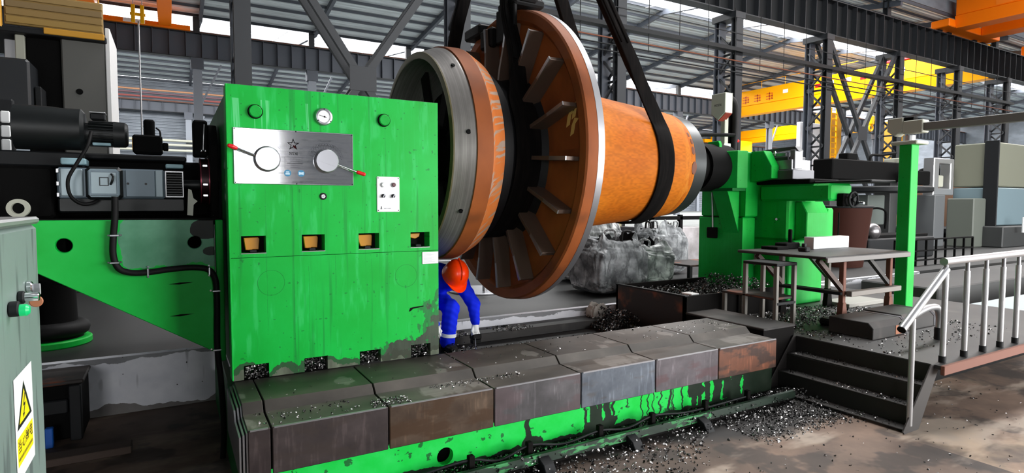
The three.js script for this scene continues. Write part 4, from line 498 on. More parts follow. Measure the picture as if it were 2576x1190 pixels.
{ // switch cabinet close to the camera
  const t = thing('switch_cabinet', 'grey-green electrical cabinet at the left edge with warning sign', 'cabinet', [-0.66, 0, -1.6]); const xf = -0.33;
  add(t, 'cabinet_body', cb(-0.98, xf, 0, 1.642, -2.095, -1.15, 0.012), M.cabinet); add(t, 'top_lid', cb(-0.99, xf + 0.006, 1.642, 1.662, -2.1, -1.14, 0.006), M.alu);
  const W = 256, H = 512, c = document.createElement('canvas'); c.width = W; c.height = H; const k = c.getContext('2d'); k.fillStyle = '#eceded'; k.fillRect(0, 0, W, H);
  const poly = (p, f) => { k.fillStyle = f; k.beginPath(); p.forEach(([x, y], i) => i ? k.lineTo(x, y) : k.moveTo(x, y)); k.closePath(); k.fill(); };
  poly([[128, 50], [232, 262], [24, 262]], '#141414'); poly([[128, 92], [202, 244], [54, 244]], '#f4d80a'); poly([[136, 118], [112, 178], [130, 178], [114, 214], [106, 208], [112, 238], [136, 216], [124, 216], [148, 166], [128, 166], [146, 120]], '#141414');
  k.fillStyle = '#f4d80a'; k.fillRect(18, 300, 220, 140); k.strokeStyle = '#141414'; k.lineWidth = 6;
  const strokes = [[[.5, .05, .5, .4], [.2, .12, .32, .34], [.8, .12, .68, .34], [.15, .45, .85, .45, .85, .95, .15, .95], [.15, .7, .85, .7]], [[.15, .5, .22, .8], [.35, .3, .4, .8, .55, .92, .8, .85, .82, .65], [.5, .3, .58, .45], [.75, .25, .88, .5]], [[.2, .05, .1, .25], [.12, .15, .4, .15], [.12, .3, .42, .3, .42, .92], [.12, .3, .08, .92], [.12, .5, .42, .5], [.12, .7, .42, .7], [.55, .3, .9, .3, .9, .6, .55, .6, .55, .3], [.72, .05, .72, .85], [.55, .85, .95, .8]], [[.2, .2, .8, .2, .8, .68, .2, .68, .2, .2], [.2, .44, .8, .44], [.5, .03, .5, .85, .62, .95, .92, .95, .92, .8]]];
  strokes.forEach((ch, i) => ch.forEach((p) => { k.beginPath(); for (let j = 0; j < p.length; j += 2) { const x = 24 + i * 53 + p[j] * 48, y = 312 + p[j + 1] * 66; j ? k.lineTo(x, y) : k.moveTo(x, y); } k.stroke(); })); k.fillStyle = '#141414'; for (let i = 0; i < 16; i++) k.fillRect(30 + i * 12.4, 402, 8, 16);
  const ct = new THREE.CanvasTexture(c); ct.colorSpace = THREE.SRGBColorSpace; const g = new THREE.PlaneGeometry(0.2, 0.25).rotateY(Math.PI / 2).translate(xf + 0.0012, 1.163, -1.842).toNonIndexed(); g.userData.uvDone = true; add(t, 'warning_sign', g, tmat(ct, 0.5), 'white and yellow electric shock warning sign');
  const lamp = add(t, 'signal_lamp', disc(0.018, 0.02, 20, 0.003).rotateZ(-Math.PI / 2).translate(xf, 1.456, -1.735), M.dark); add(lamp, 'lamp_lens', latE([[0, 0], [0.014, 0], [0.014, 0.012], [0.009, 0.018], [0, 0.018]], 20).rotateZ(-Math.PI / 2).translate(xf + 0.02, 1.452, -1.735), mat('#0aa060', 0.3, 0, { emissive: new THREE.Color('#05d070'), emissiveIntensity: 0.55 }), 'glowing green lens');
  const lk = add(t, 'door_lock', disc(0.016, 0.014, 20, 0.003).rotateZ(-Math.PI / 2).translate(xf, 1.47, -1.83), M.dark); add(lk, 'lock_barrel', disc(0.011, 0.03, 16, 0.002).rotateZ(-Math.PI / 2).translate(xf + 0.012, 1.47, -1.83), M.chrome); const k2 = add(t, 'key_switch', disc(0.014, 0.014, 20, 0.003).rotateZ(-Math.PI / 2).translate(xf, 1.485, -1.925), M.chrome); add(k2, 'key', cb(xf + 0.012, xf + 0.03, 1.462, 1.492, -1.929, -1.922, 0.002), M.steel); add(k2, 'key_fob', disc(0.015, 0.006, 16, 0.002).rotateX(Math.PI / 2).translate(xf + 0.02, 1.446, -1.925), M.copper);
  const ll = new THREE.PointLight(new THREE.Color('#10e8a0'), 0.004, 1); ll.position.set(xf + 0.03, 1.452, -1.735); scene.add(ll);
}
{ // dark steel locker and plank on the lower floor
  const t = thing('steel_chest', 'dark rusty steel chest against the concrete wall at lower left', 'chest', [-0.73, 0, -5.2]); add(t, 'chest_body', cb(-0.9, -0.6, 0.0, 0.4, -5.6, -5.2, 0.01), M.black); add(t, 'chest_lid', cb(-0.92, -0.585, 0.4, 0.43, -5.61, -5.18, 0.008), M.rustBeam); add(t, 'inner_shelf', cb(-0.86, -0.68, 0.2, 0.3, -5.24, -5.16, 0.008), M.dark); add(t, 'side_post', cb(-0.67, -0.6, 0.0, 0.4, -5.22, -5.14, 0.006), M.dark);
  const s = solo('blue_box', cb(-0.8, -0.755, 0, 0.14, -5.1, -5.05, 0.006), mat('#1d63c4', 0.5), 'small blue box beside the dark chest', 'box'); solo('timber_plank', cb(-0.86, -0.28, 0, 0.05, -4.82, -4.68, 0.005), mat('#4a3c34', 0.8), 'brown timber plank lying on the lower left floor', 'plank');
}
// ---------------------------------------------------------------- the worker
function field(cx, cy, cz, half, res, sdf, tris = 60000) {
  const mc = new MarchingCubes(res, M.blue, false, false, tris); mc.isolation = 0; const h = res / 2; let q = 0;
  for (let k = 0; k < res; k++) for (let j = 0; j < res; j++) for (let i = 0; i < res; i++) mc.field[q++] = -sdf(cx + (i - h) / h * half, cy + (j - h) / h * half, cz + (k - h) / h * half);
  mc.update(); const n = mc.count, p = mc.positionArray.slice(0, n * 3), nn = mc.normalArray.slice(0, n * 3); for (let i = 0; i < n; i++) { p[i * 3] = cx + p[i * 3] * half; p[i * 3 + 1] = cy + p[i * 3 + 1] * half; p[i * 3 + 2] = cz + p[i * 3 + 2] * half; }
  const g = new THREE.BufferGeometry(); g.setAttribute('position', new THREE.BufferAttribute(p, 3)); g.setAttribute('normal', new THREE.BufferAttribute(nn, 3)); return uvBox(g);
}
const smin = (a, b, k) => { const h = cl(0.5 + 0.5 * (b - a) / k); return b + (a - b) * h - k * h * (1 - h); };
function bonesSDF(bones, k, wr = 0) { return (x, y, z) => { let d = 9; for (const [a, b, ra, rb] of bones) { const dx = b[0] - a[0], dy = b[1] - a[1], dz = b[2] - a[2], t = cl(((x - a[0]) * dx + (y - a[1]) * dy + (z - a[2]) * dz) / (dx * dx + dy * dy + dz * dz)); d = smin(d, Math.hypot(x - a[0] - dx * t, y - a[1] - dy * t, z - a[2] - dz * t) - (ra + (rb - ra) * t), k); } return d + (wr ? wr * Math.sin(x * 70 + y * 45) * Math.sin(y * 60 - z * 40) : 0); }; }
{
  const t = thing('person', 'person in blue coveralls and orange hard hat bending down beside the headstock', 'person', [2.25, 0.28, -5.2]);
  const pel = [2.18, 0.84, -5.6], chest = [2.27, 0.97, -5.36], neck = [2.32, 0.985, -5.22], head = [2.345, 0.965, -5.12];
  const shR = [2.465, 0.915, -5.28], elR = [2.565, 0.71, -5.2], wrR = [2.548, 0.515, -5.12], shL = [2.1, 0.94, -5.28], elL = [2.0, 0.75, -5.12], wrL = [2.06, 0.6, -4.98];
  const hpR = [2.27, 0.8, -5.58], knR = [2.295, 0.7, -5.14], anR = [2.27, 0.37, -5.17], hpL = [2.1, 0.8, -5.58], knL = [2.02, 0.7, -5.16], anL = [2.02, 0.37, -5.2];
  const body = add(t, 'body', field(2.3, 0.9, -5.16, 0.5, 96, bonesSDF([[neck, [2.33, 0.98, -5.17], 0.055, 0.055], [[2.335, 0.99, -5.16], [2.345, 0.925, -5.12], 0.088, 0.066], [[2.347, 0.9, -5.06], [2.349, 0.895, -5.055], 0.014, 0.01], [elR, wrR, 0.035, 0.028], [elL, wrL, 0.035, 0.028], [chest, neck, 0.08, 0.05], [chest, shR, 0.06, 0.05], [shR, elR, 0.045, 0.035], [chest, shL, 0.06, 0.05], [shL, elL, 0.045, 0.035]], 0.02)), M.skin, 'skin of face, neck and wrists');
  add(t, 'coverall', field(2.28, 0.68, -5.3, 0.58, 110, bonesSDF([[pel, chest, 0.155, 0.15], [chest, [2.31, 0.98, -5.28], 0.14, 0.1], [chest, shR, 0.12, 0.082], [chest, shL, 0.12, 0.082], [shR, elR, 0.078, 0.062], [elR, [2.552, 0.545, -5.13], 0.06, 0.046], [shL, elL, 0.078, 0.06], [elL, wrL, 0.06, 0.045], [pel, hpR, 0.13, 0.11], [pel, hpL, 0.13, 0.11], [hpR, knR, 0.1, 0.078], [hpL, knL, 0.1, 0.078], [knR, anR, 0.078, 0.07], [knL, anL, 0.078, 0.07]], 0.03, 0.004), 90000), M.blue, 'blue cotton coverall');
  const hat = add(t, 'hard_hat', (() => { const g = latE([[0.0, 0.135], [0.035, 0.132], [0.075, 0.115], [0.105, 0.08], [0.122, 0.035], [0.128, -0.02], [0.134, -0.03], [0.134, -0.038], [0.124, -0.036], [0.1, 0.07], [0, 0.12]], 40, 60); g.scale(0.95, 1.05, 1.12); return g.rotateX(46 * D).rotateZ(-4 * D).translate(2.34, 1.03, -5.12); })(), M.helmet, 'orange hard hat');
  add(hat, 'hat_brim', (() => { const s = new THREE.Shape(); s.absarc(0, 0, 0.13, Math.PI * 1.18, Math.PI * 1.82, false); s.absellipse(0, -0.03, 0.105, 0.16, Math.PI * 1.82, Math.PI * 1.18, true); return ext(s, 0.008, 0.002).rotateX(-Math.PI / 2).translate(0, -0.036, 0.01).rotateX(46 * D).rotateZ(-4 * D).translate(2.34, 1.03, -5.12); })(), M.helmet); add(hat, 'hat_ridge', tube([[0, 0.135, -0.08], [0, 0.148, 0], [0, 0.125, 0.085], [0, 0.07, 0.128]], 0.009, 20, 8).rotateX(46 * D).rotateZ(-4 * D).translate(2.34, 1.03, -5.12), M.helmet);
  add(t, 'collar_tag', cb(2.36, 2.43, 0.895, 0.91, -5.09, -5.085, 0.002), M.white);
  const hand = (w, dir, sgn) => { const B = [[w, [w[0] + dir[0] * 0.07, w[1] + dir[1] * 0.07, w[2] + dir[2] * 0.07], 0.031, 0.036]]; const c = [w[0] + dir[0] * 0.08, w[1] + dir[1] * 0.08, w[2] + dir[2] * 0.08]; for (let f = 0; f < 4; f++) { const o = (f - 1.5) * 0.021, L = [0.055, 0.064, 0.06, 0.048][f], p1 = [c[0] + o, c[1], c[2]], p2 = [c[0] + o * 1.1, c[1] + dir[1] * L * 0.6, c[2] + 0.012], p3 = [c[0] + o * 1.05, c[1] + dir[1] * L * 1.1, c[2] - 0.012]; B.push([p1, p2, 0.0115, 0.0105], [p2, p3, 0.0105, 0.0085]); } const th = [w[0] - sgn * 0.03, w[1] + dir[1] * 0.035, w[2] + 0.01]; B.push([th, [th[0] - sgn * 0.02, th[1] + dir[1] * 0.035, th[2] + 0.02], 0.013, 0.011], [[th[0] - sgn * 0.02, th[1] + dir[1] * 0.035, th[2] + 0.02], [th[0] - sgn * 0.008, th[1] + dir[1] * 0.065, th[2] + 0.028], 0.011, 0.009]); return field(c[0], c[1], c[2], 0.12, 72, bonesSDF(B, 0.008)); };
  add(t, 'glove', hand([2.548, 0.535, -5.125], [-0.05, -0.99, 0.08], 1), M.glove, 'white work glove'); add(t, 'glove', hand(wrL, [0.1, -0.95, 0.2], -1), M.glove, 'white work glove');
  for (const [a, b] of [[knR, anR], [knL, anL]]) { const p = V(...a).lerp(V(...b), 0.72), q = V(...a).lerp(V(...b), 0.82); add(t, 'reflective_band', bar(p, q, 0.0795, 24, 0.081), mat('#f2f4f6', 0.4)); add(t, 'boot', merge(cb(b[0] - 0.045, b[0] + 0.045, 0.282, 0.36, b[2] - 0.08, b[2] + 0.16, 0.02), bar(V(b[0], 0.3, b[2]), V(b[0], 0.4, b[2]), 0.052, 16)), M.boot); }
  solo('scraper_wire', tube([[2.535, 0.4, -5.1], [2.49, 0.36, -5.0], [2.45, 0.3, -4.9]], 0.004, 20, 6), M.alu, 'thin bent wire held below the gloved hand', 'wire'); solo('hand_brush', merge(cb(2.5, 2.6, 0.375, 0.43, -5.16, -5.08, 0.01), cb(2.505, 2.595, 0.335, 0.376, -5.15, -5.09, 0.004)), M.blackRub, 'black brush held in the white glove', 'brush');
}
// ---------------------------------------------------------------- steel platform, stairs, railing
{
  const Y = 0.47, t = thing('steel_platform', 'dark steel working platform at right strewn with chips', 'platform', [6.5, 0, -3.8]);
  add(t, 'deck', extY([[5.06, -2.2], [8.6, -2.2], [8.6, -5.58], [6.54, -5.58], [6.54, -4.34], [5.06, -4.34]], Y - 0.03, Y), M.deck); add(t, 'edge_beam', cb(5.06, 8.6, Y - 0.07, Y + 0.002, -2.2, -2.17, 0.004), M.rustPlain);
  for (const x of [5.2, 6.6, 8.2]) for (const z of [-5.4, -2.95]) add(t, 'support_leg', cb(x, x + 0.1, 0, Y - 0.03, z, z + 0.1, 0.006), M.grime); add(t, 'under_deck_shade', bx(5.16, 8.5, 0, Y - 0.03, -2.85, -2.8), M.black);  // black sheet below the deck stands in for the shade there
  const kb = thing('platform_kerb', 'dark steel ledge between the lathe bed end and the platform', 'ledge', [4.83, 0, -3.9]); add(kb, 'kerb_riser', bx(4.61, 5.05, 0.0, 0.56, -4.34, -3.42), M.grime); add(kb, 'kerb_plate', cb(4.6, 5.055, 0.555, 0.58, -4.35, -3.41, 0.006), M.deck);
  const s = thing('platform_stairs', 'short dark steel stairs with two treads leading to the platform', 'stairs', [4.85, 0, -2.8]); const zl = -3.4, zr = -2.24;
  for (const z of [zl, zr]) add(s, 'stringer', extZ([[4.66, 0], [4.86, 0], [5.14, Y - 0.02], [5.14, Y + 0.005], [5.02, Y + 0.005], [4.64, 0.02]], z - 0.012, z, 0.002), mat('#33302f', 0.5, 0.3));
  [[4.68, 0.015], [4.8, 0.165], [4.93, 0.315]].forEach(([x, y], i) => { add(s, 'tread', cb(x, x + 0.17, y, y + 0.012, zl, zr - 0.012, 0.003), M.deck); add(s, 'riser', bx(x + 0.125, x + 0.135, y, y + 0.15, zl, zr - 0.012), mat(i === 0 ? '#161514' : '#1a1716', 0.55)); });
  const r = thing('handrail', 'silver tube handrail with upright posts beside the stairs', 'handrail', [5.6, Y, -2.25]); const z = -2.25, sil = M.alu;
  for (const x of [5.2, 5.55, 5.88, 6.2, 6.5, 6.85, 7.25]) { const p = add(r, 'post', bar(V(x, Y, z), V(x, 1.17, z), 0.021, 16), sil); add(p, 'post_top', bar(V(x, 1.15, z), V(x, 1.245, z), 0.015, 12), M.rough); add(p, 'post_foot', bar(V(x, Y, z), V(x, Y + 0.05, z), 0.026, 16), M.dark); }
  add(r, 'top_rail', bar(V(5.16, 1.262, z), V(8.2, 1.29, z), 0.03, 20), sil); add(r, 'sloping_rail', bar(V(5.2, 1.2, z), V(4.58, 0.79, z), 0.029, 20), sil); add(r, 'rail_end', bar(V(4.585, 0.7933, z), V(4.578, 0.7887, z), 0.0295, 20), M.grime); add(r, 'lower_post', bar(V(4.74, 0.05, z), V(4.735, 0.86, z), 0.02, 16), sil);
}
// ---------------------------------------------------------------- table, stool and loose things on the platform
{
  const Y = 0.47, t = thing('welded_table', 'low dark steel table with slanted rusty legs on the platform', 'table', [6.2, Y, -3.8]);
  add(t, 'table_top', cb(5.42, 6.93, 1.17, 1.2, -4.38, -3.36, 0.006), M.deck); add(t, 'front_edge', cb(5.42, 6.93, 1.14, 1.19, -3.36, -3.34, 0.004), mat('#6a6866', 0.5, 0.4));
  for (const [x, z] of [[5.98, -3.52], [6.86, -3.52], [5.98, -4.22], [6.86, -4.22]]) { const l = add(t, 'leg', cb(x - 0.025, x + 0.025, Y + 0.05, 1.17, z - 0.025, z + 0.025, 0.005), z > -4 ? M.rustPlain : mat('#5f5b52', 0.6)); add(l, 'leg_foot', extZ([[x - 0.05, Y], [x + 0.07, Y], [x + 0.03, Y + 0.22], [x - 0.025, Y + 0.22]], z - 0.03, z + 0.03, 0.004), z > -4 ? M.rustPlain : M.grime); }
  for (const z of [-3.52, -4.22]) { add(t, 'diagonal_brace', beam(V(5.55, 1.15, z), V(5.98, 0.82, z), 0.045, 0.045), mat('#4c3a33', 0.6)); add(t, 'diagonal_brace', beam(V(6.42, 1.15, z), V(6.84, 0.84, z), 0.04, 0.04), mat('#33302e', 0.6)); } add(t, 'cross_bar', cb(5.98, 6.93, 0.76, 0.815, -3.48, -3.42, 0.005), mat('#77726c', 0.5, 0.3)); add(t, 'cross_bar', cb(5.92, 6.05, 0.77, 0.8, -4.22, -3.5, 0.005), M.dark);
  solo('steel_block', (() => { const g = cb(6.22, 6.9, 1.2, 1.335, -4.12, -4.0, 0.004); return g; })(), mat('#d6d7da', 0.35, 0.5), 'bright milled steel block lying on the table', 'block'); solo('small_clamp', merge(cb(5.78, 5.86, 1.2, 1.25, -3.9, -3.8, 0.01), cb(5.8, 5.84, 1.25, 1.29, -3.87, -3.83, 0.006)), M.dark, 'small dark clamp on the table left of the steel block', 'clamp'); solo('black_fixture', merge(cb(5.95, 6.2, 1.2, 1.27, -4.3, -4.15, 0.01), cb(6.1, 6.13, 1.27, 1.42, -4.24, -4.2, 0.006), cb(5.75, 5.95, 1.2, 1.235, -4.33, -4.12, 0.006)), M.black, 'black fixture standing behind the steel block on the table', 'fixture');
  const s = thing('step_stool', 'two-level welded step stool at the left end of the table', 'stool', [5.3, Y, -3.95]);
  add(s, 'top_step', cb(5.14, 5.46, 1.09, 1.12, -4.08, -3.68, 0.005), M.dark); add(s, 'lower_step', cb(5.14, 5.46, 0.75, 0.775, -4.345, -3.7, 0.005), M.rustBeam); const sm = mat('#68655f', 0.5, 0.3);
  for (const [x, z, h] of [[5.16, -3.7, 1.09], [5.44, -3.7, 1.09], [5.16, -4.06, 1.09], [5.44, -4.06, 1.09], [5.16, -4.32, 0.75], [5.44, -4.32, 0.75]]) add(s, 'leg', cb(x - 0.02, x + 0.02, Y, h, z - 0.02, z + 0.02, 0.004), sm); add(s, 'side_bar', cb(5.15, 5.45, 0.7, 0.73, -3.72, -3.68, 0.003), M.dark);
  for (const [x, z, lab, m] of [[5.78, -3.06, 'dark slant-edged steel lid with a rusty end nearest the handrail', 0], [6.46, -3.12, 'dark slant-edged steel lid farther right below the table front', 1], [6.95, -3.3, 'brown cover segment lying beside the green post foot', 2]]) { if (m === 2) continue; const c = thing('slanted_steel_box', lab, 'cover', [x, Y, z], 'way cover segments on the platform'); add(c, 'shell', extX([[z - 0.3, Y], [z + 0.12, Y], [z + 0.12, Y + 0.1], [z + 0.07, Y + 0.15], [z - 0.3, Y + 0.15]], x - 0.28, x + 0.26, 0.005), M.deck); for (let i = 0; i < 3; i++) add(c, 'edge_plate', extX([[z - 0.3, Y], [z + 0.122, Y], [z + 0.122, Y + 0.102], [z + 0.071, Y + 0.153], [z - 0.3, Y + 0.153]], x + 0.265 + i * 0.018, x + 0.273 + i * 0.018, 0.001), M.rough); if (!m) add(c, 'rusty_end', cb(x + 0.1, x + 0.25, Y + 0.01, Y + 0.095, z + 0.12, z + 0.123, 0.001), M.copper); }
  solo('pale_board', cb(6.95, 7.7, Y, Y + 0.05, -4.34, -4.0, 0.006), mat('#8f8c86', 0.6), 'pale worn board lying behind the rusty table legs', 'board'); solo('foot_block', cb(5.74, 5.9, Y, Y + 0.07, -3.62, -3.46, 0.02), M.dark, 'rounded dark block at the foot of the table', 'block');
  const p = thing('foil_pipe', 'foil wrapped pipe elbow behind the handrail', 'pipe', [6.0, 0.8, -2.6]); add(p, 'foil_wrap', tube([[5.35, 0.68, -2.62], [5.6, 0.75, -2.64], [5.9, 0.78, -2.66], [6.02, 0.76, -2.66], [6.06, 0.68, -2.66], [6.06, 0.5, -2.66]], 0.03, 40, 12), M.alu); add(p, 'pipe_stub', bar(V(6.06, 0.47, -2.66), V(6.06, 0.58, -2.66), 0.036, 12), M.dark);
}
// ---------------------------------------------------------------- chip tray, tailstock, carriage
{
  const t = thing('chip_tray', 'long brown-black steel chip tray full of chips below the tailstock', 'tray', [5.4, RY, -4.9]);
  add(t, 'tray_wall', bx(4.6, 4.63, 0.3, 0.74, -5.45, -4.36), M.rustBeam); add(t, 'tray_side', bx(4.6, 6.1, 0.3, 0.74, -4.39, -4.36), M.grime); add(t, 'tray_side', bx(4.6, 6.1, 0.3, 0.74, -5.45, -5.42), M.grime); add(t, 'tray_floor', bx(4.63, 6.1, 0.462, 0.6, -5.42, -4.39), M.grime); add(t, 'tray_lip', cb(4.595, 4.64, 0.735, 0.75, -5.46, -4.35, 0.003), M.dark);
  solo('white_scrap', cb(4.85, 4.97, 0.71, 0.73, -4.65, -4.5, 0.006), M.white, 'white paper scrap on the chip tray', 'scrap');
}
{
  const t = thing('tailstock', 'dark green tailstock with bracketed centre housing right of the orange shaft', 'tailstock', [6.4, 0.47, -5.3]);
  add(t, 'lower_body', extY([[6.2, -4.94], [6.43, -4.94], [6.43, -5.3], [7.3, -5.3], [7.3, -5.7], [6.2, -5.64]], 0.472, 1.54, 0.015), M.green); add(t, 'upper_body', extY([[6.22, -4.92], [6.45, -4.92], [6.45, -5.3], [7.3, -5.3], [7.3, -5.7], [6.22, -5.62]], 1.545, 2.36, 0.015), M.green);
  const h = add(t, 'centre_housing', extY([[6.22, -5.5], [6.22, -4.9], [6.08, -4.94], [5.94, -5.36], [5.96, -5.5]], 1.9, 2.37, 0.008), M.green); add(h, 'lifting_lug', extX([[-5.34, 2.37], [-5.14, 2.37], [-5.14, 2.46], [-5.16, 2.5], [-5.32, 2.5], [-5.34, 2.46]], 5.98, 6.03, 0.004), M.green); add(h, 'lug_hole', latX([[5.972, 0], [5.972, 0.037], [5.98, 0.037]], 20).translate(0, 2.43, -5.24), M.black); add(h, 'shelf', bx(5.96, 6.2, 1.87, 1.902, -5.5, -4.91), M.darkGreen);
  add(t, 'gusset', extZ([[6.2, 1.34], [6.2, 1.87], [5.98, 1.87]], -5.24, -5.0, 0.004), M.green); add(t, 'side_wing', extX([[-4.92, 1.98], [-4.62, 2.02], [-4.62, 2.17], [-4.74, 2.36], [-4.92, 2.36]], 6.3, 6.45, 0.006), M.green); add(t, 'socket_box', cb(6.15, 6.2, 1.26, 1.4, -5.47, -5.32, 0.008), M.grime);
  add(t, 'quill', latX([[5.3, 0.05], [5.42, 0.14], [5.42, 0.24], [5.72, 0.26], [5.72, 0.3], [6.22, 0.3]], 40).translate(0, AX.y, AX.z), M.black); add(t, 'hand_pipe', tube([[5.83, 2.47, -5.4], [5.88, 2.57, -5.4], [6.15, 2.61, -5.4], [6.57, 2.63, -5.4]], 0.023, 24, 8), M.black); add(t, 'seam_strip', bx(6.196, 6.201, 1.537, 1.547, -5.62, -4.96), M.grime); add(t, 'conduit', bar(V(6.19, 1.4, -5.4), V(6.19, 1.86, -5.42), 0.012, 8), M.alu);
}
{
  const t = thing('tool_carriage', 'dark green tool carriage with cross slide and handwheel', 'carriage', [6.8, 0.47, -4.8]);
  add(t, 'lower_saddle', extZ([[6.46, 0.47], [7.14, 0.47], [7.14, 1.07], [7.06, 1.26], [6.56, 1.26], [6.46, 1.07]], -5.24, -4.47, 0.012), M.green); add(t, 'splayed_foot', extZ([[6.36, 0.47], [6.47, 0.47], [6.47, 0.85]], -5.26, -4.5, 0.006), M.green); add(t, 'upper_saddle', cb(6.52, 7.08, 1.26, 2.0, -5.14, -4.54, 0.025), M.green); add(t, 'front_cheek', extX([[-4.54, 1.26], [-4.38, 1.3], [-4.38, 1.6], [-4.46, 1.74], [-4.54, 1.74]], 6.66, 7.1, 0.01), M.green); add(t, 'side_cheek', cb(7.1, 7.24, 1.0, 1.66, -4.62, -4.4, 0.02), M.green);
  add(t, 'cross_slide', cb(6.46, 6.9, 1.745, 1.945, -4.9, -3.98, 0.025), M.green); add(t, 'slide_way', cb(6.42, 6.95, 1.95, 2.005, -5.0, -4.2, 0.01), M.black); add(t, 'slide_cover', cb(6.5, 7.0, 1.946, 1.975, -4.2, -3.55, 0.01), M.dark);
  const hw = add(t, 'handwheel', new THREE.TorusGeometry(0.085, 0.014, 12, 36).translate(6.72, 1.76, -3.86), M.dark); add(hw, 'wheel_hub', faceZ(disc(0.03, 0.06, 20, 0.006), 6.72, 1.76, -3.9), M.dark); for (const a of [30, 150, 270]) add(hw, 'wheel_spoke', beam(V(6.72, 1.76, -3.87), V(6.72 + 0.083 * Math.cos(a * D), 1.76 + 0.083 * Math.sin(a * D), -3.865), 0.018, 0.012, V(0, 0, 1)), M.dark); add(hw, 'wheel_handle', bar(V(6.79, 1.72, -3.86), V(6.79, 1.72, -3.78), 0.014, 12), M.chrome); add(t, 'lead_screw_box', cb(6.6, 6.84, 1.68, 1.83, -3.99, -3.9, 0.012), M.black);
  for (const z of [-4.98, -4.66]) add(t, 'grease_fitting', bar(V(6.52, 1.52, z), V(6.47, 1.52, z), 0.016, 12), M.chrome); add(t, 'oil_pipe', tube([[7.0, 1.16, -4.45], [7.04, 1.1, -4.3], [7.14, 1.06, -4.28], [7.24, 1.12, -4.34], [7.28, 1.3, -4.36], [7.28, 1.6, -4.36]], 0.01, 40, 6), M.black);
  add(t, 'bare_patch', extZ([[0, 0], [0.1, 0.08], [0.16, 0.16], [0.24, 0.14], [0.18, 0.02], [0.1, -0.04]], 0, 0.003).rotateY(-Math.PI / 2).translate(6.459, 0.92, -5.1), mat('#9a9a86', 0.7));
  const p = thing('tool_post', 'stack of bright and dark steel tool blocks on the carriage', 'tool post', [6.65, 2.0, -4.6]); const sx = 6.42;
  add(p, 'base_block', cb(sx, sx + 0.42, 2.005, 2.12, -4.82, -4.42, 0.006), mat('#55565a', 0.4, 0.6)); const tb = add(p, 'slotted_block', extZ([[-4.9, 2.125], [-4.45, 2.125], [-4.45, 2.24], [-4.9, 2.24], [-4.9, 2.2], [-4.82, 2.2], [-4.82, 2.165], [-4.9, 2.165]], -0.18, 0.18, 0.004).rotateY(-Math.PI / 2).translate(sx + 0.2, 0, 0), mat('#94969a', 0.3, 0.7)); add(p, 'dark_block', cb(sx + 0.02, sx + 0.36, 2.235, 2.285, -4.86, -4.5, 0.006), mat('#3a3b3e', 0.4, 0.6)); add(p, 'top_block', cb(sx + 0.05, sx + 0.3, 2.285, 2.335, -4.8, -4.55, 0.006), mat('#85868a', 0.3, 0.7)); add(p, 'tool_bar', cb(sx - 0.02, sx + 0.12, 2.26, 2.33, -5.2, -4.88, 0.006), M.black); add(p, 'side_post', cb(sx + 0.05, sx + 0.2, 2.13, 2.36, -4.5, -4.43, 0.006), mat('#85868a', 0.35, 0.6)); add(p, 'clamp_bar', extZ([[-5.1, 2.37], [-4.62, 2.4], [-4.45, 2.4], [-4.4, 2.34], [-4.5, 2.36], [-5.1, 2.33]], -0.05, 0.05, 0.004).rotateY(-Math.PI / 2).translate(sx + 0.12, 0, 0), mat('#4a4b4e', 0.4, 0.6));
  for (let i = 0; i < 7; i++) { const b = add(p, 'clamp_bolt', bar(V(sx + 0.06 + (i % 2) * 0.12, 2.3, -5.16 + i * 0.075), V(sx + 0.06 + (i % 2) * 0.12, 2.36 + (i % 3) * 0.015, -5.16 + i * 0.075), 0.016, 6), i % 3 ? M.dark : M.chrome); }
}
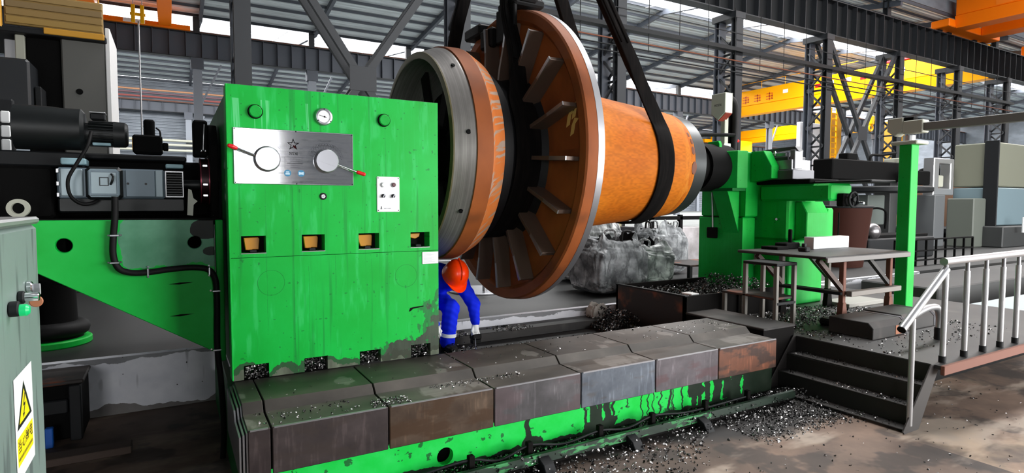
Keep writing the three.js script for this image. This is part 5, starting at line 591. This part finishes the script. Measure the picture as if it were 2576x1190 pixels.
{ // green jib post with beige arm, and its twin behind the tailstock
  const t = thing('jib_post', 'square green post with a beige swing arm on top', 'post', [7.05, 0.47, -3.45]); add(t, 'post', cb(6.99, 7.14, 0.47, 2.36, -3.53, -3.4, 0.006), M.green); add(t, 'cap_plate', cb(6.94, 7.2, 2.36, 2.4, -3.6, -3.33, 0.01), M.beige); add(t, 'pivot', bar(V(7.05, 2.4, -3.46), V(7.05, 2.46, -3.46), 0.06, 20), M.alu);
  add(t, 'arm_head', extX([[-3.66, 2.52], [-3.58, 2.46], [-3.5, 2.52], [-3.5, 2.66], [-3.66, 2.66]], 6.98, 7.12, 0.006), M.beige); add(t, 'arm_box', cb(6.98, 7.12, 2.48, 2.62, -3.5, -3.3, 0.008), M.beige); add(t, 'arm', cb(7.0, 7.1, 2.5, 2.585, -3.3, -1.4, 0.006), mat('#6f706c', 0.5)); add(t, 'arm_plug', cb(7.0, 7.1, 2.62, 2.66, -3.5, -3.4, 0.006), M.black);
  const u = thing('pendant_column', 'beige pointed block with dark lettering on a slim column behind the tailstock', 'column', [7.3, RY, -6.1]); const X = 7.15, Z = -6.1;
  add(u, 'column_rail', cb(X + 0.02, X + 0.1, RY, 3.05, Z - 0.05, Z + 0.03, 0.006), M.beige); add(u, 'dark_rail', cb(X + 0.12, X + 0.24, RY, 3.2, Z - 0.1, Z + 0.0, 0.006), M.black); add(u, 'cable_chain', tube([[X + 0.2, 2.5, Z + 0.05], [X + 0.22, 3.0, Z + 0.05], [X + 0.2, 3.22, Z + 0.04], [X + 0.12, 3.3, Z + 0.02]], 0.05, 30, 10), M.blackRub);
  const b = add(u, 'pointed_block', extX([[Z - 0.13, 3.05], [Z, 2.95], [Z + 0.13, 3.05], [Z + 0.13, 3.34], [Z - 0.13, 3.34]], X - 0.1, X + 0.06, 0.006), M.offWhite); add(u, 'red_edge', extX([[Z - 0.13, 3.04], [Z, 2.94], [Z + 0.13, 3.04], [Z + 0.13, 3.05], [Z, 2.95], [Z - 0.13, 3.05]], X - 0.09, X + 0.05), mat('#7a2a1c', 0.6));
  const c = document.createElement('canvas'); c.width = 256; c.height = 64; const k = c.getContext('2d'); k.fillStyle = '#b9bcae'; k.fillRect(0, 0, 256, 64); k.fillStyle = '#1c1e1c'; k.font = 'bold 56px sans-serif'; k.fillText('HISIN', 44, 52); const ct = new THREE.CanvasTexture(c); ct.colorSpace = THREE.SRGBColorSpace; const g = new THREE.PlaneGeometry(0.22, 0.055).rotateY(-Math.PI / 2).translate(X - 0.101, 3.17, Z).toNonIndexed(); g.userData.uvDone = true; add(b, 'lettering', g, tmat(ct, 0.5));
  add(u, 'notched_block', extX([[Z - 0.13, 2.4], [Z + 0.13, 2.4], [Z + 0.13, 2.6], [Z, 2.5], [Z - 0.13, 2.6]], X - 0.1, X + 0.04, 0.006), mat('#ccd6c6', 0.5)); const l = add(u, 'signal_light', new THREE.SphereGeometry(0.02, 12, 10).translate(X + 0.28, 2.66, Z + 0.06), mat('#ff1a10', 0.3, 0, { emissive: new THREE.Color('#ff1408'), emissiveIntensity: 3 }), 'small red signal light'); const rl = new THREE.PointLight(new THREE.Color('#ff1408'), 0.02, 2); rl.position.set(X + 0.28, 2.66, Z + 0.06); scene.add(rl); add(l, 'light_stem', bar(V(X + 0.28, 2.4, Z + 0.06), V(X + 0.28, 2.64, Z + 0.06), 0.008, 8), M.dark);
}
// ---------------------------------------------------------------- bags and rubbish on the raised floor
const mat2Bag = tmat(T.bag, 0.75, 0, { color: "#d0d2d4" });
function bagGeo(w, h, d, s, spikes = 6) {
  const g = new THREE.SphereGeometry(1, 110, 76), p = g.attributes.position, v = V();
  for (let i = 0; i < p.count; i++) {
    v.fromBufferAttribute(p, i); const a = Math.atan2(v.z, v.x), y = v.y, sq = (q, e) => Math.sign(q) * Math.pow(Math.abs(q), e);
    let x = sq(v.x, 0.45), z = sq(v.z, 0.45), yy = sq(y, 0.4); const fold = Math.sin(a * 9 + s + y * 3) * 0.02 + Math.sin(a * 17 + y * 9 + s * 2) * 0.014 + (fbm((a + 3.1416) / 6.2832, y * 0.5 + 0.5, 12, 7, s, 4) - 0.5) * 0.2 - Math.max(0, 0.06 - Math.abs(fbm((a + 3.1416) / 6.2832, y * 0.5 + 0.5, 7, 5, s + 50, 3) - 0.5)) * 0.9; const belly = 1 + 0.06 * Math.cos(y * 2.2);
    let Y = (yy * 0.5 + 0.5) * h; if (y > 0.55) { const rimW = Math.exp(-Math.pow((y - 0.8) / 0.16, 2)); Y += rimW * h * (0.06 + 0.17 * Math.pow(Math.max(0, Math.sin(a * spikes / 2 + s)), 3) + 0.2 * (fbm((a + 3.1416) / 6.2832, y * 0.5, 16, 4, s + 3, 3) - 0.5)); if (y > 0.9) Y -= h * 0.16 * (0.5 + vnoise(v.x * 0.5 + 0.5, v.z * 0.5 + 0.5, 6, 6, s)); }
    p.setXYZ(i, x * w / 2 * (belly + fold), Math.max(0, Y), z * d / 2 * (belly + fold));
  }
  g.computeVertexNormals(); return g;
}
[[5.32, -6.5, 0.92, 0.74, 0.74, 1, 'grey', 'big dirty grey bulk bag nearest the flange disc'], [6.38, -6.95, 0.8, 0.6, 0.7, 4, 'white', 'white bulk bag between the grey bag and the tailstock'], [5.85, -7.75, 0.9, 0.95, 0.75, 7, 'white', 'pale bulk bag with blue print behind the grey bag'], [7.6, -7.85, 0.85, 0.8, 0.7, 9, 'grey', 'dark grey bulk bag half hidden behind the tailstock'], [6.85, -8.7, 0.85, 0.85, 0.7, 12, 'white', 'crumpled white bulk bag in the back row']].forEach(([x, z, w, h, d, s, k, lab]) => {
  const t = thing('bulk_bag', lab, 'bag', [x, RY, z], 'bulk bags of scrap behind the lathe'); add(t, 'sack', bagGeo(w, h, d, s).translate(x, RY, z), k === 'grey' ? mat2Bag : M.bagWhite); for (let i = 0; i < 3; i++) { const a = s + i * 2.1; add(t, 'lifting_loop', tube([[x + Math.cos(a) * w * 0.38, RY + h * 0.96, z + Math.sin(a) * d * 0.38], [x + Math.cos(a) * w * 0.42, RY + h * 1.14, z + Math.sin(a) * d * 0.42], [x + Math.cos(a + 0.4) * w * 0.36, RY + h * 1.16, z + Math.sin(a + 0.4) * d * 0.36], [x + Math.cos(a + 0.5) * w * 0.36, RY + h * 0.98, z + Math.sin(a + 0.5) * d * 0.36]], 0.018, 20, 6), i ? M.bagWhite : M.blackRub); }
  for (let i = 0; i < 3; i++) add(t, 'scrap_sheet', extZ([[0, 0], [0.12, -0.03], [0.2, 0.04], [0.17, 0.08], [0.21, 0.15], [0.1, 0.12], [0.05, 0.17], [-0.03, 0.08]], 0, 0.01).rotateX(-1.3 + i * 0.5).rotateY(s + i * 2).translate(x - 0.1 + i * 0.1, RY + h * 0.96, z + (i - 1) * 0.15), [M.black, M.bagWhite, i === 1 && s === 7 ? mat('#3d6f9c', 0.6) : M.dark][(i + s) % 3]);
});
{
  const t = thing('low_rack', 'low dark steel rack beside the bulk bags', 'rack', [7.1, RY, -6.7]); add(t, 'rack_top', cb(6.85, 8.3, 0.74, 0.77, -7.1, -6.4, 0.005), M.rustBeam); for (const [x, z] of [[6.9, -6.45], [8.2, -6.45], [6.9, -7.05], [8.2, -7.05]]) add(t, 'leg', cb(x - 0.03, x + 0.03, RY, 0.74, z - 0.03, z + 0.03, 0.004), M.dark);
  const b = thing('scrap_bin', 'open dark steel bin with upright posts behind the bags', 'bin', [8.4, RY, -8.6]); add(b, 'bin_body', cb(7.9, 9.4, RY, 1.25, -9.3, -8.4, 0.02), M.sheet); for (const x of [7.9, 8.65, 9.4]) add(b, 'post', cb(x - 0.04, x + 0.04, RY, 1.5, -8.4, -8.32, 0.005), M.black); add(b, 'top_bar', cb(7.86, 9.44, 1.4, 1.47, -8.4, -8.32, 0.005), M.black);
  const q = thing('tank_cage', 'pale liquid tank in a metal cage behind the bags', 'tank', [8.0, RY, -10.5]); add(q, 'tank', cb(7.5, 8.6, RY + 0.1, 1.35, -11, -10, 0.05), mat('#b5ae86', 0.6)); for (let i = 0; i < 7; i++) add(q, 'cage_bar', cb(7.48 + i * 0.19, 7.5 + i * 0.19, RY, 1.4, -10, -9.97, 0.003), M.dark); for (const y of [0.7, 1.0, 1.38]) add(q, 'cage_bar', cb(7.46, 8.64, y, y + 0.025, -9.99, -9.96, 0.003), M.dark);
  const f = thing('floor_stand', 'round steel stand base on the raised floor under the ring', 'stand', [3.8, RY, -7.3]); add(f, 'base_plate', disc(0.42, 0.025, 40, 0.006).translate(3.75, RY, -7.45), M.steel); add(f, 'stem', bar(V(3.78, RY + 0.02, -7.3), V(3.78, 0.72, -7.3), 0.035, 16), M.alu); add(f, 'stem_top', disc(0.09, 0.05, 20, 0.01).translate(3.78, 0.7, -7.3), M.dark);
  solo('cloth_rag', (() => { const g = bagGeo(0.22, 0.2, 0.16, 5, 4); return g.translate(4.35, 0.3, -5.5); })(), mat('#a8a49c', 0.85), 'grey rag hanging over the end of the concrete wall', 'rag');
}
// ---------------------------------------------------------------- background machines at right
{
  const t = thing('boring_machine', 'black horizontal machine beam behind the green post', 'machine', [17.8, RY, -10]); add(t, 'cross_beam', cb(16, 19.7, 2.42, 3.0, -10.4, -9.8, 0.03), M.black); add(t, 'beam_end', cb(19.5, 19.75, 2.5, 3.15, -10.3, -9.75, 0.02), M.beige); add(t, 'hand_pipe', tube([[18, 3.0, -9.9], [18.05, 3.15, -9.9], [18.6, 3.2, -9.9], [19.4, 3.3, -9.9]], 0.04, 20, 8), M.black); add(t, 'top_motor', cb(16.9, 17.4, 3.0, 3.2, -10.2, -9.9, 0.03), M.black); for (const x of [16.3, 19.4]) add(t, 'support_column', cb(x - 0.2, x + 0.2, RY, 2.42, -10.4, -9.9, 0.02), mat('#3a3c3c', 0.6)); add(t, 'table_disc', disc(1.3, 0.16, 48, 0.03).translate(17.6, 2.05, -9.4), M.dark); add(t, 'control_box', cb(18, 18.9, 1.1, 2.0, -10.3, -9.9, 0.02), mat('#5a625e', 0.6)); add(t, 'work_rail', tube([[17.2, 1.0, -9.5], [17.2, 1.5, -9.5], [18.2, 1.5, -9.5], [18.2, 1.0, -9.5]], 0.03, 24, 8), M.black);
  const b = thing('rusty_drum', 'tapered rust-brown drum behind the carriage handwheel', 'drum', [12.0, RY, -7]); add(b, 'shell', latE([[0.42, RY], [0.56, 1.66], [0.53, 1.66], [0.4, 0.6], [0, 0.6]], 40).translate(11.75, 0, -7), dull('#2e130b', 0.8, 0.3)); add(b, 'rim', new THREE.TorusGeometry(0.555, 0.025, 8, 40).rotateX(Math.PI / 2).translate(11.75, 1.66, -7), M.dark);
  const v = thing('vertical_lathe', 'grey-green vertical lathe cabin at the right edge with pale blue door', 'machine', [22.5, RY, -8]); add(v, 'upper_guard', cb(21.0, 26, 2.25, 3.55, -9, -7.9, 0.03), mat('#6a6c5e', 0.6)); add(v, 'lower_door', cb(21.0, 26, 1.1, 2.22, -9, -7.85, 0.03), mat('#62757c', 0.55)); add(v, 'base', cb(20.8, 26, RY, 1.08, -9, -7.6, 0.03), mat('#2a2c2c', 0.6)); add(v, 'side_panel', cb(20.2, 20.95, RY, 1.9, -8.8, -8.1, 0.03), mat('#565b54', 0.6)); add(v, 'door_frame', cb(20.95, 21.0, 1.0, 3.6, -8.2, -7.84, 0.01), M.dark); add(v, 'white_post', bar(V(21.6, 0.9, -7.4), V(21.6, 1.35, -7.4), 0.05, 10), M.white);
  const c = thing('cone_casting', 'large brown cone casting with black top on a dark turntable', 'casting', [24.6, RY, -11.2]); add(c, 'cone', latE([[1.45, 0.9], [1.35, 1.4], [1.0, 2.35], [0.72, 2.75], [0, 2.75]], 48, 60).translate(25.2, 0, -11.2), mat('#5c3c22', 0.65)); add(c, 'black_top', latE([[0.75, 2.7], [0.7, 3.05], [0.5, 3.15], [0, 3.15]], 40).translate(25.2, 0, -11.2), M.black); add(c, 'turntable', disc(2.2, 0.22, 56, 0.05).translate(24.6, 0.72, -11.2), M.dark); add(c, 'pedestal', disc(1.2, 0.3, 40, 0.03).translate(24.6, RY, -11.2), M.black);
  const w = thing('white_machine', 'white framed machine head right of the green post', 'machine', [20, RY, -9]); add(w, 'frame', extZ([[19.6, 2.0], [20.8, 2.0], [20.8, 3.1], [19.6, 3.1]], -9.2, -8.9, 0.02, [holeR(19.9, 20.6, 2.2, 2.95)]), M.alu); add(w, 'inner_block', cb(19.95, 20.4, 2.25, 2.6, -9.15, -9.0, 0.02), M.beige); add(w, 'column', cb(19.5, 20.1, RY, 2.0, -9.3, -8.8, 0.02), mat('#55585a', 0.6)); add(w, 'side_arm', cb(18.9, 19.6, 2.3, 2.7, -9.3, -9.0, 0.02), M.black);
  for (const [x, lab] of [[42.5, 'yellow caged ladder tower behind the crossed braces'], [51.5, 'second yellow caged ladder tower beside the beige arm']]) { const l = thing('ladder_tower', lab, 'ladder', [x, RY, -26]); add(l, 'tower_body', cb(x - 0.1, x + 1.6, RY, 8.6, -27.5, -26.4, 0.05), M.ochre); for (const d of [-0.6, 0.1]) add(l, 'stile', cb(x + d, x + d + 0.12, RY, 8.8, -26, -25.9, 0.01), M.yellow); for (let i = 0; i < 18; i++) add(l, 'rung', bx(x - 0.55, x + 0.15, 1.2 + i * 0.42, 1.27 + i * 0.42, -25.98, -25.92), M.yellow); for (let i = 0; i < 5; i++) add(l, 'cage_hoop', new THREE.TorusGeometry(0.5, 0.03, 6, 16, Math.PI).rotateX(Math.PI / 2).rotateY(Math.PI).translate(x - 0.2, 2.5 + i * 1.4, -25.9), M.yellow); }
  solo('white_cladding', cb(38.9, 41.5, RY, 7.6, -26.6, -26.3, 0.03), mat('#d9dade', 0.6), 'tall white panel behind the lattice column', 'panel'); const y = thing('yellow_hook', 'small yellow crane hook hanging between the braces', 'hook', [60, 9, -33]); add(y, 'hook_body', cb(59.7, 60.3, 9.6, 10.5, -33.2, -32.8, 0.08), M.yellow); add(y, 'hook_ring', new THREE.TorusGeometry(0.3, 0.09, 8, 20).translate(60, 9.3, -33), M.yellow); add(y, 'rope', bar(V(60, 10.4, -33), V(60, 12.29, -33), 0.04, 6), M.alu);
  for (const [x, z, lab] of [[60, -46, 'orange machine guard far behind at right, left of two'], [66, -44, 'orange machine guard far behind at right, right of two']]) { const o = thing('orange_guard', lab, 'guard', [x + 1.8, RY, z]); add(o, 'guard', cb(x, x + 3.6, 4.2, 7.4, z, z + 0.5, 0.1), M.orange); add(o, 'machine_body', cb(x + 0.3, x + 3.3, RY, 4.2, z - 0.8, z + 0.4, 0.1), M.dark); }
  const k = thing('wire_basket', 'low black wire mesh barrier in front of the vertical lathe', 'barrier', [13.5, RY, -5.9]); for (const yy of [RY + 0.1, 0.75, 0.98]) add(k, 'bar', cb(12.2, 15.4, yy, yy + 0.03, -6.2, -6.16, 0.004), M.black); for (let i = 0; i < 9; i++) add(k, 'upright', cb(12.2 + i * 0.4, 12.23 + i * 0.4, RY, 1.0, -6.2, -6.16, 0.004), M.black);
  solo('concrete_kerb', cb(8.8, 14, 0.1, 0.42, -3.6, -3.05, 0.02), mat('#9aa2a4', 0.8), 'pale concrete kerb behind the handrail posts', 'kerb'); solo('dark_plinth', cb(9.5, 16, 0, 0.5, -5.3, -4.2, 0.02), M.raised, 'dark concrete plinth behind the pale kerb', 'plinth');
  const m2 = thing('low_machine_bed', 'dark low machine bed between the green post and the lathe cabin', 'machine bed', [12, RY, -7]); add(m2, 'bed_block', cb(13.2, 16, RY, 0.95, -8.0, -7.2, 0.03), M.dark); add(m2, 'coupling', new THREE.SphereGeometry(0.2, 20, 14).translate(13.6, 1.1, -7.4), M.sheet); add(m2, 'top_plate', cb(13.4, 15.9, 0.95, 1.02, -7.9, -7.3, 0.01), M.black);
}
// ---------------------------------------------------------------- metal chips
const chipG = (() => { const pos = [], idx = []; for (let i = 0; i <= 5; i++) { const a = i / 5 * 3.6, r = 0.5 + i * 0.06; for (const w of [-0.45, 0.45]) pos.push(r * Math.cos(a), r * Math.sin(a), w + i * 0.08); } for (let i = 0; i < 5; i++) { const a = i * 2; idx.push(a, a + 1, a + 2, a + 1, a + 3, a + 2); } const g = new THREE.BufferGeometry(); g.setAttribute('position', new THREE.Float32BufferAttribute(pos, 3)); g.setIndex(idx); g.computeVertexNormals(); return g; })();
const chipM = new THREE.MeshStandardMaterial({ color: '#ffffff', roughness: 0.3, metalness: 0.9, side: THREE.DoubleSide });
function chips(name, label, n, place, s0, s1, bright = 0.25) {
  const im = new THREE.InstancedMesh(chipG, chipM, n); const m = new THREE.Matrix4(), q = new THREE.Quaternion(), e = new THREE.Euler(), c = new THREE.Color();
  for (let i = 0; i < n; i++) { const [x, y, z] = place(i), s = R(s0, s1) * 1.25 * (rnd() < 0.06 ? 1.6 : 1); e.set(R(0, 6.28), R(0, 6.28), R(0, 6.28)); m.compose(V(x, y + s * 0.35, z), q.setFromEuler(e), V(s, s * R(0.7, 1.2), s * R(0.8, 1.6))); im.setMatrixAt(i, m); const b = rnd() < bright ? R(0.3, 0.8) : R(0.02, 0.14); im.setColorAt(i, c.setRGB(b, b * 0.98, b * 0.97)); }
  im.name = numbered(name); im.castShadow = im.receiveShadow = true; im.userData = { label, category: 'metal chips', kind: 'stuff' }; scene.add(im); return im;
}
const pileY = (x, c, w, h) => h * Math.exp(-Math.pow((x - c) / w, 2));
chips('metal_chips', 'scattered swarf along the foot of the green lathe bed', 3800, () => { const x = R(1.1, 5.2), k = Math.pow(rnd(), 1.7), z = -3.28 + k * (0.5 + 0.25 * Math.sin(x * 3)); return [x, (z > -3.08 ? 0 : 0.05) + Math.max(0, 0.06 - Math.abs(z + 3.05) * 0.3) * rnd(), z]; }, 0.005, 0.0115, 0.22);
chips('metal_chips', 'sparse swarf over the brown floor in front of the stairs', 700, () => { const x = R(1.6, 6.6), z = -3.0 + Math.pow(rnd(), 1.5) * 2.4; return [x, 0, z]; }, 0.004, 0.009, 0.2);
chips('metal_chips', 'dense swarf in front of the stairs at the bed end', 1400, () => { const x = R(3.6, 4.66), z = R(-3.3, -2.6); return [x, 0, z]; }, 0.004, 0.01, 0.25);
chips('metal_chips', 'swarf on the platform around table and stool', 2400, () => { for (;;) { const x = R(5.1, 7.2), z = R(-4.3, -2.5); if (rnd() < Math.exp(-(z + 4.1) * 1.6) && !(x > 5.45 && x < 6.7 && z > -3.6 && z < -2.9)) return [x, 0.47, z]; } }, 0.005, 0.012, 0.2);
chips('metal_chips', 'heaped swarf on the chip tray below the tailstock', 3600, () => { const x = R(4.66, 6.08), z = R(-5.4, -4.42); return [x, 0.6 + rnd() * 0.09, z]; }, 0.006, 0.013, 0.1);
chips('metal_chips', 'swarf heaped between stool and carriage', 1500, () => { const x = R(5.4, 6.08), z = R(-5.2, -4.42), h = 0.2 * Math.exp(-Math.pow((x - 5.9) / 0.4, 2)); return [x, 0.6 + h * rnd() + rnd() * 0.05, z]; }, 0.006, 0.013, 0.1);
chips('metal_chips', 'swarf lying in the trough behind the way covers', 1700, () => { const x = R(1.75, 4.5); if (rnd() < 0.85) { const z = -4.85 + R(-0.25, 0.35); return [x, 0.28 + 0.12 * Math.exp(-Math.pow((x - 2.35) / 0.12, 2)) * rnd(), z]; } const z = -5.34 + R(-0.2, 0.05); return [rnd() < 0.5 ? 3.1 + R(-0.25, 0.3) * rnd() : R(2.3, 2.6), 0.37, z]; }, 0.005, 0.012, 0.2);
chips('metal_chips', 'heap of swarf at the end of the concrete wall', 1500, () => { const x = R(4.1, 4.58), z = R(-5.6, -5.0); return [x, 0.3 + 0.2 * rnd() * Math.exp(-Math.pow((x - 4.4) / 0.2, 2)), z]; }, 0.006, 0.013, 0.15);
chips('metal_chips', 'few bright chips lying on the steel way covers', 520, () => { const k = rnd(); if (k < 0.3) return [1.05 + R(-0.1, 0.12), 0.562, -3.22 + R(-0.08, 0.05)]; if (k < 0.55) return [R(1.35, 2.0), 0.562, -3.36 + R(-0.05, 0.1) * rnd()]; if (k < 0.7) return [R(0.35, 0.9), 0.562, R(-3.4, -3.18)]; if (k < 0.85) return [R(3.3, 4.4), 0.612, R(-3.9, -3.45)]; return [R(0.35, 4.4), 0.612, R(-3.9, -3.46)]; }, 0.0035, 0.006, 0.5);
chips('metal_chips', 'swarf filling the notches at the foot of the headstock', 900, () => { const a = [[0.357, 0.502], [0.714, 0.86], [1.071, 1.216], [1.435, 1.581]][Math.floor(rnd() * 4)]; return [R(a[0] + 0.01, a[1] - 0.01), 0.614 + rnd() * 0.075, -3.95 + R(-0.04, 0.03)]; }, 0.005, 0.009, 0.3);
chips('metal_chips', 'swarf on the treads of the platform stairs', 420, () => { const i = Math.floor(rnd() * 3); return [[4.69, 4.81, 4.95][i] + R(0, 0.1), [0.027, 0.177, 0.327][i], R(-3.36, -2.3)]; }, 0.004, 0.008, 0.3);
chips('metal_chips', 'swarf strewn at the feet of tailstock and carriage', 900, () => { const x = R(6.1, 6.36), z = R(-5.3, -4.36); return [x, 0.47 + rnd() * 0.06, z]; }, 0.006, 0.013, 0.1);
renderer.render(scene, camera);
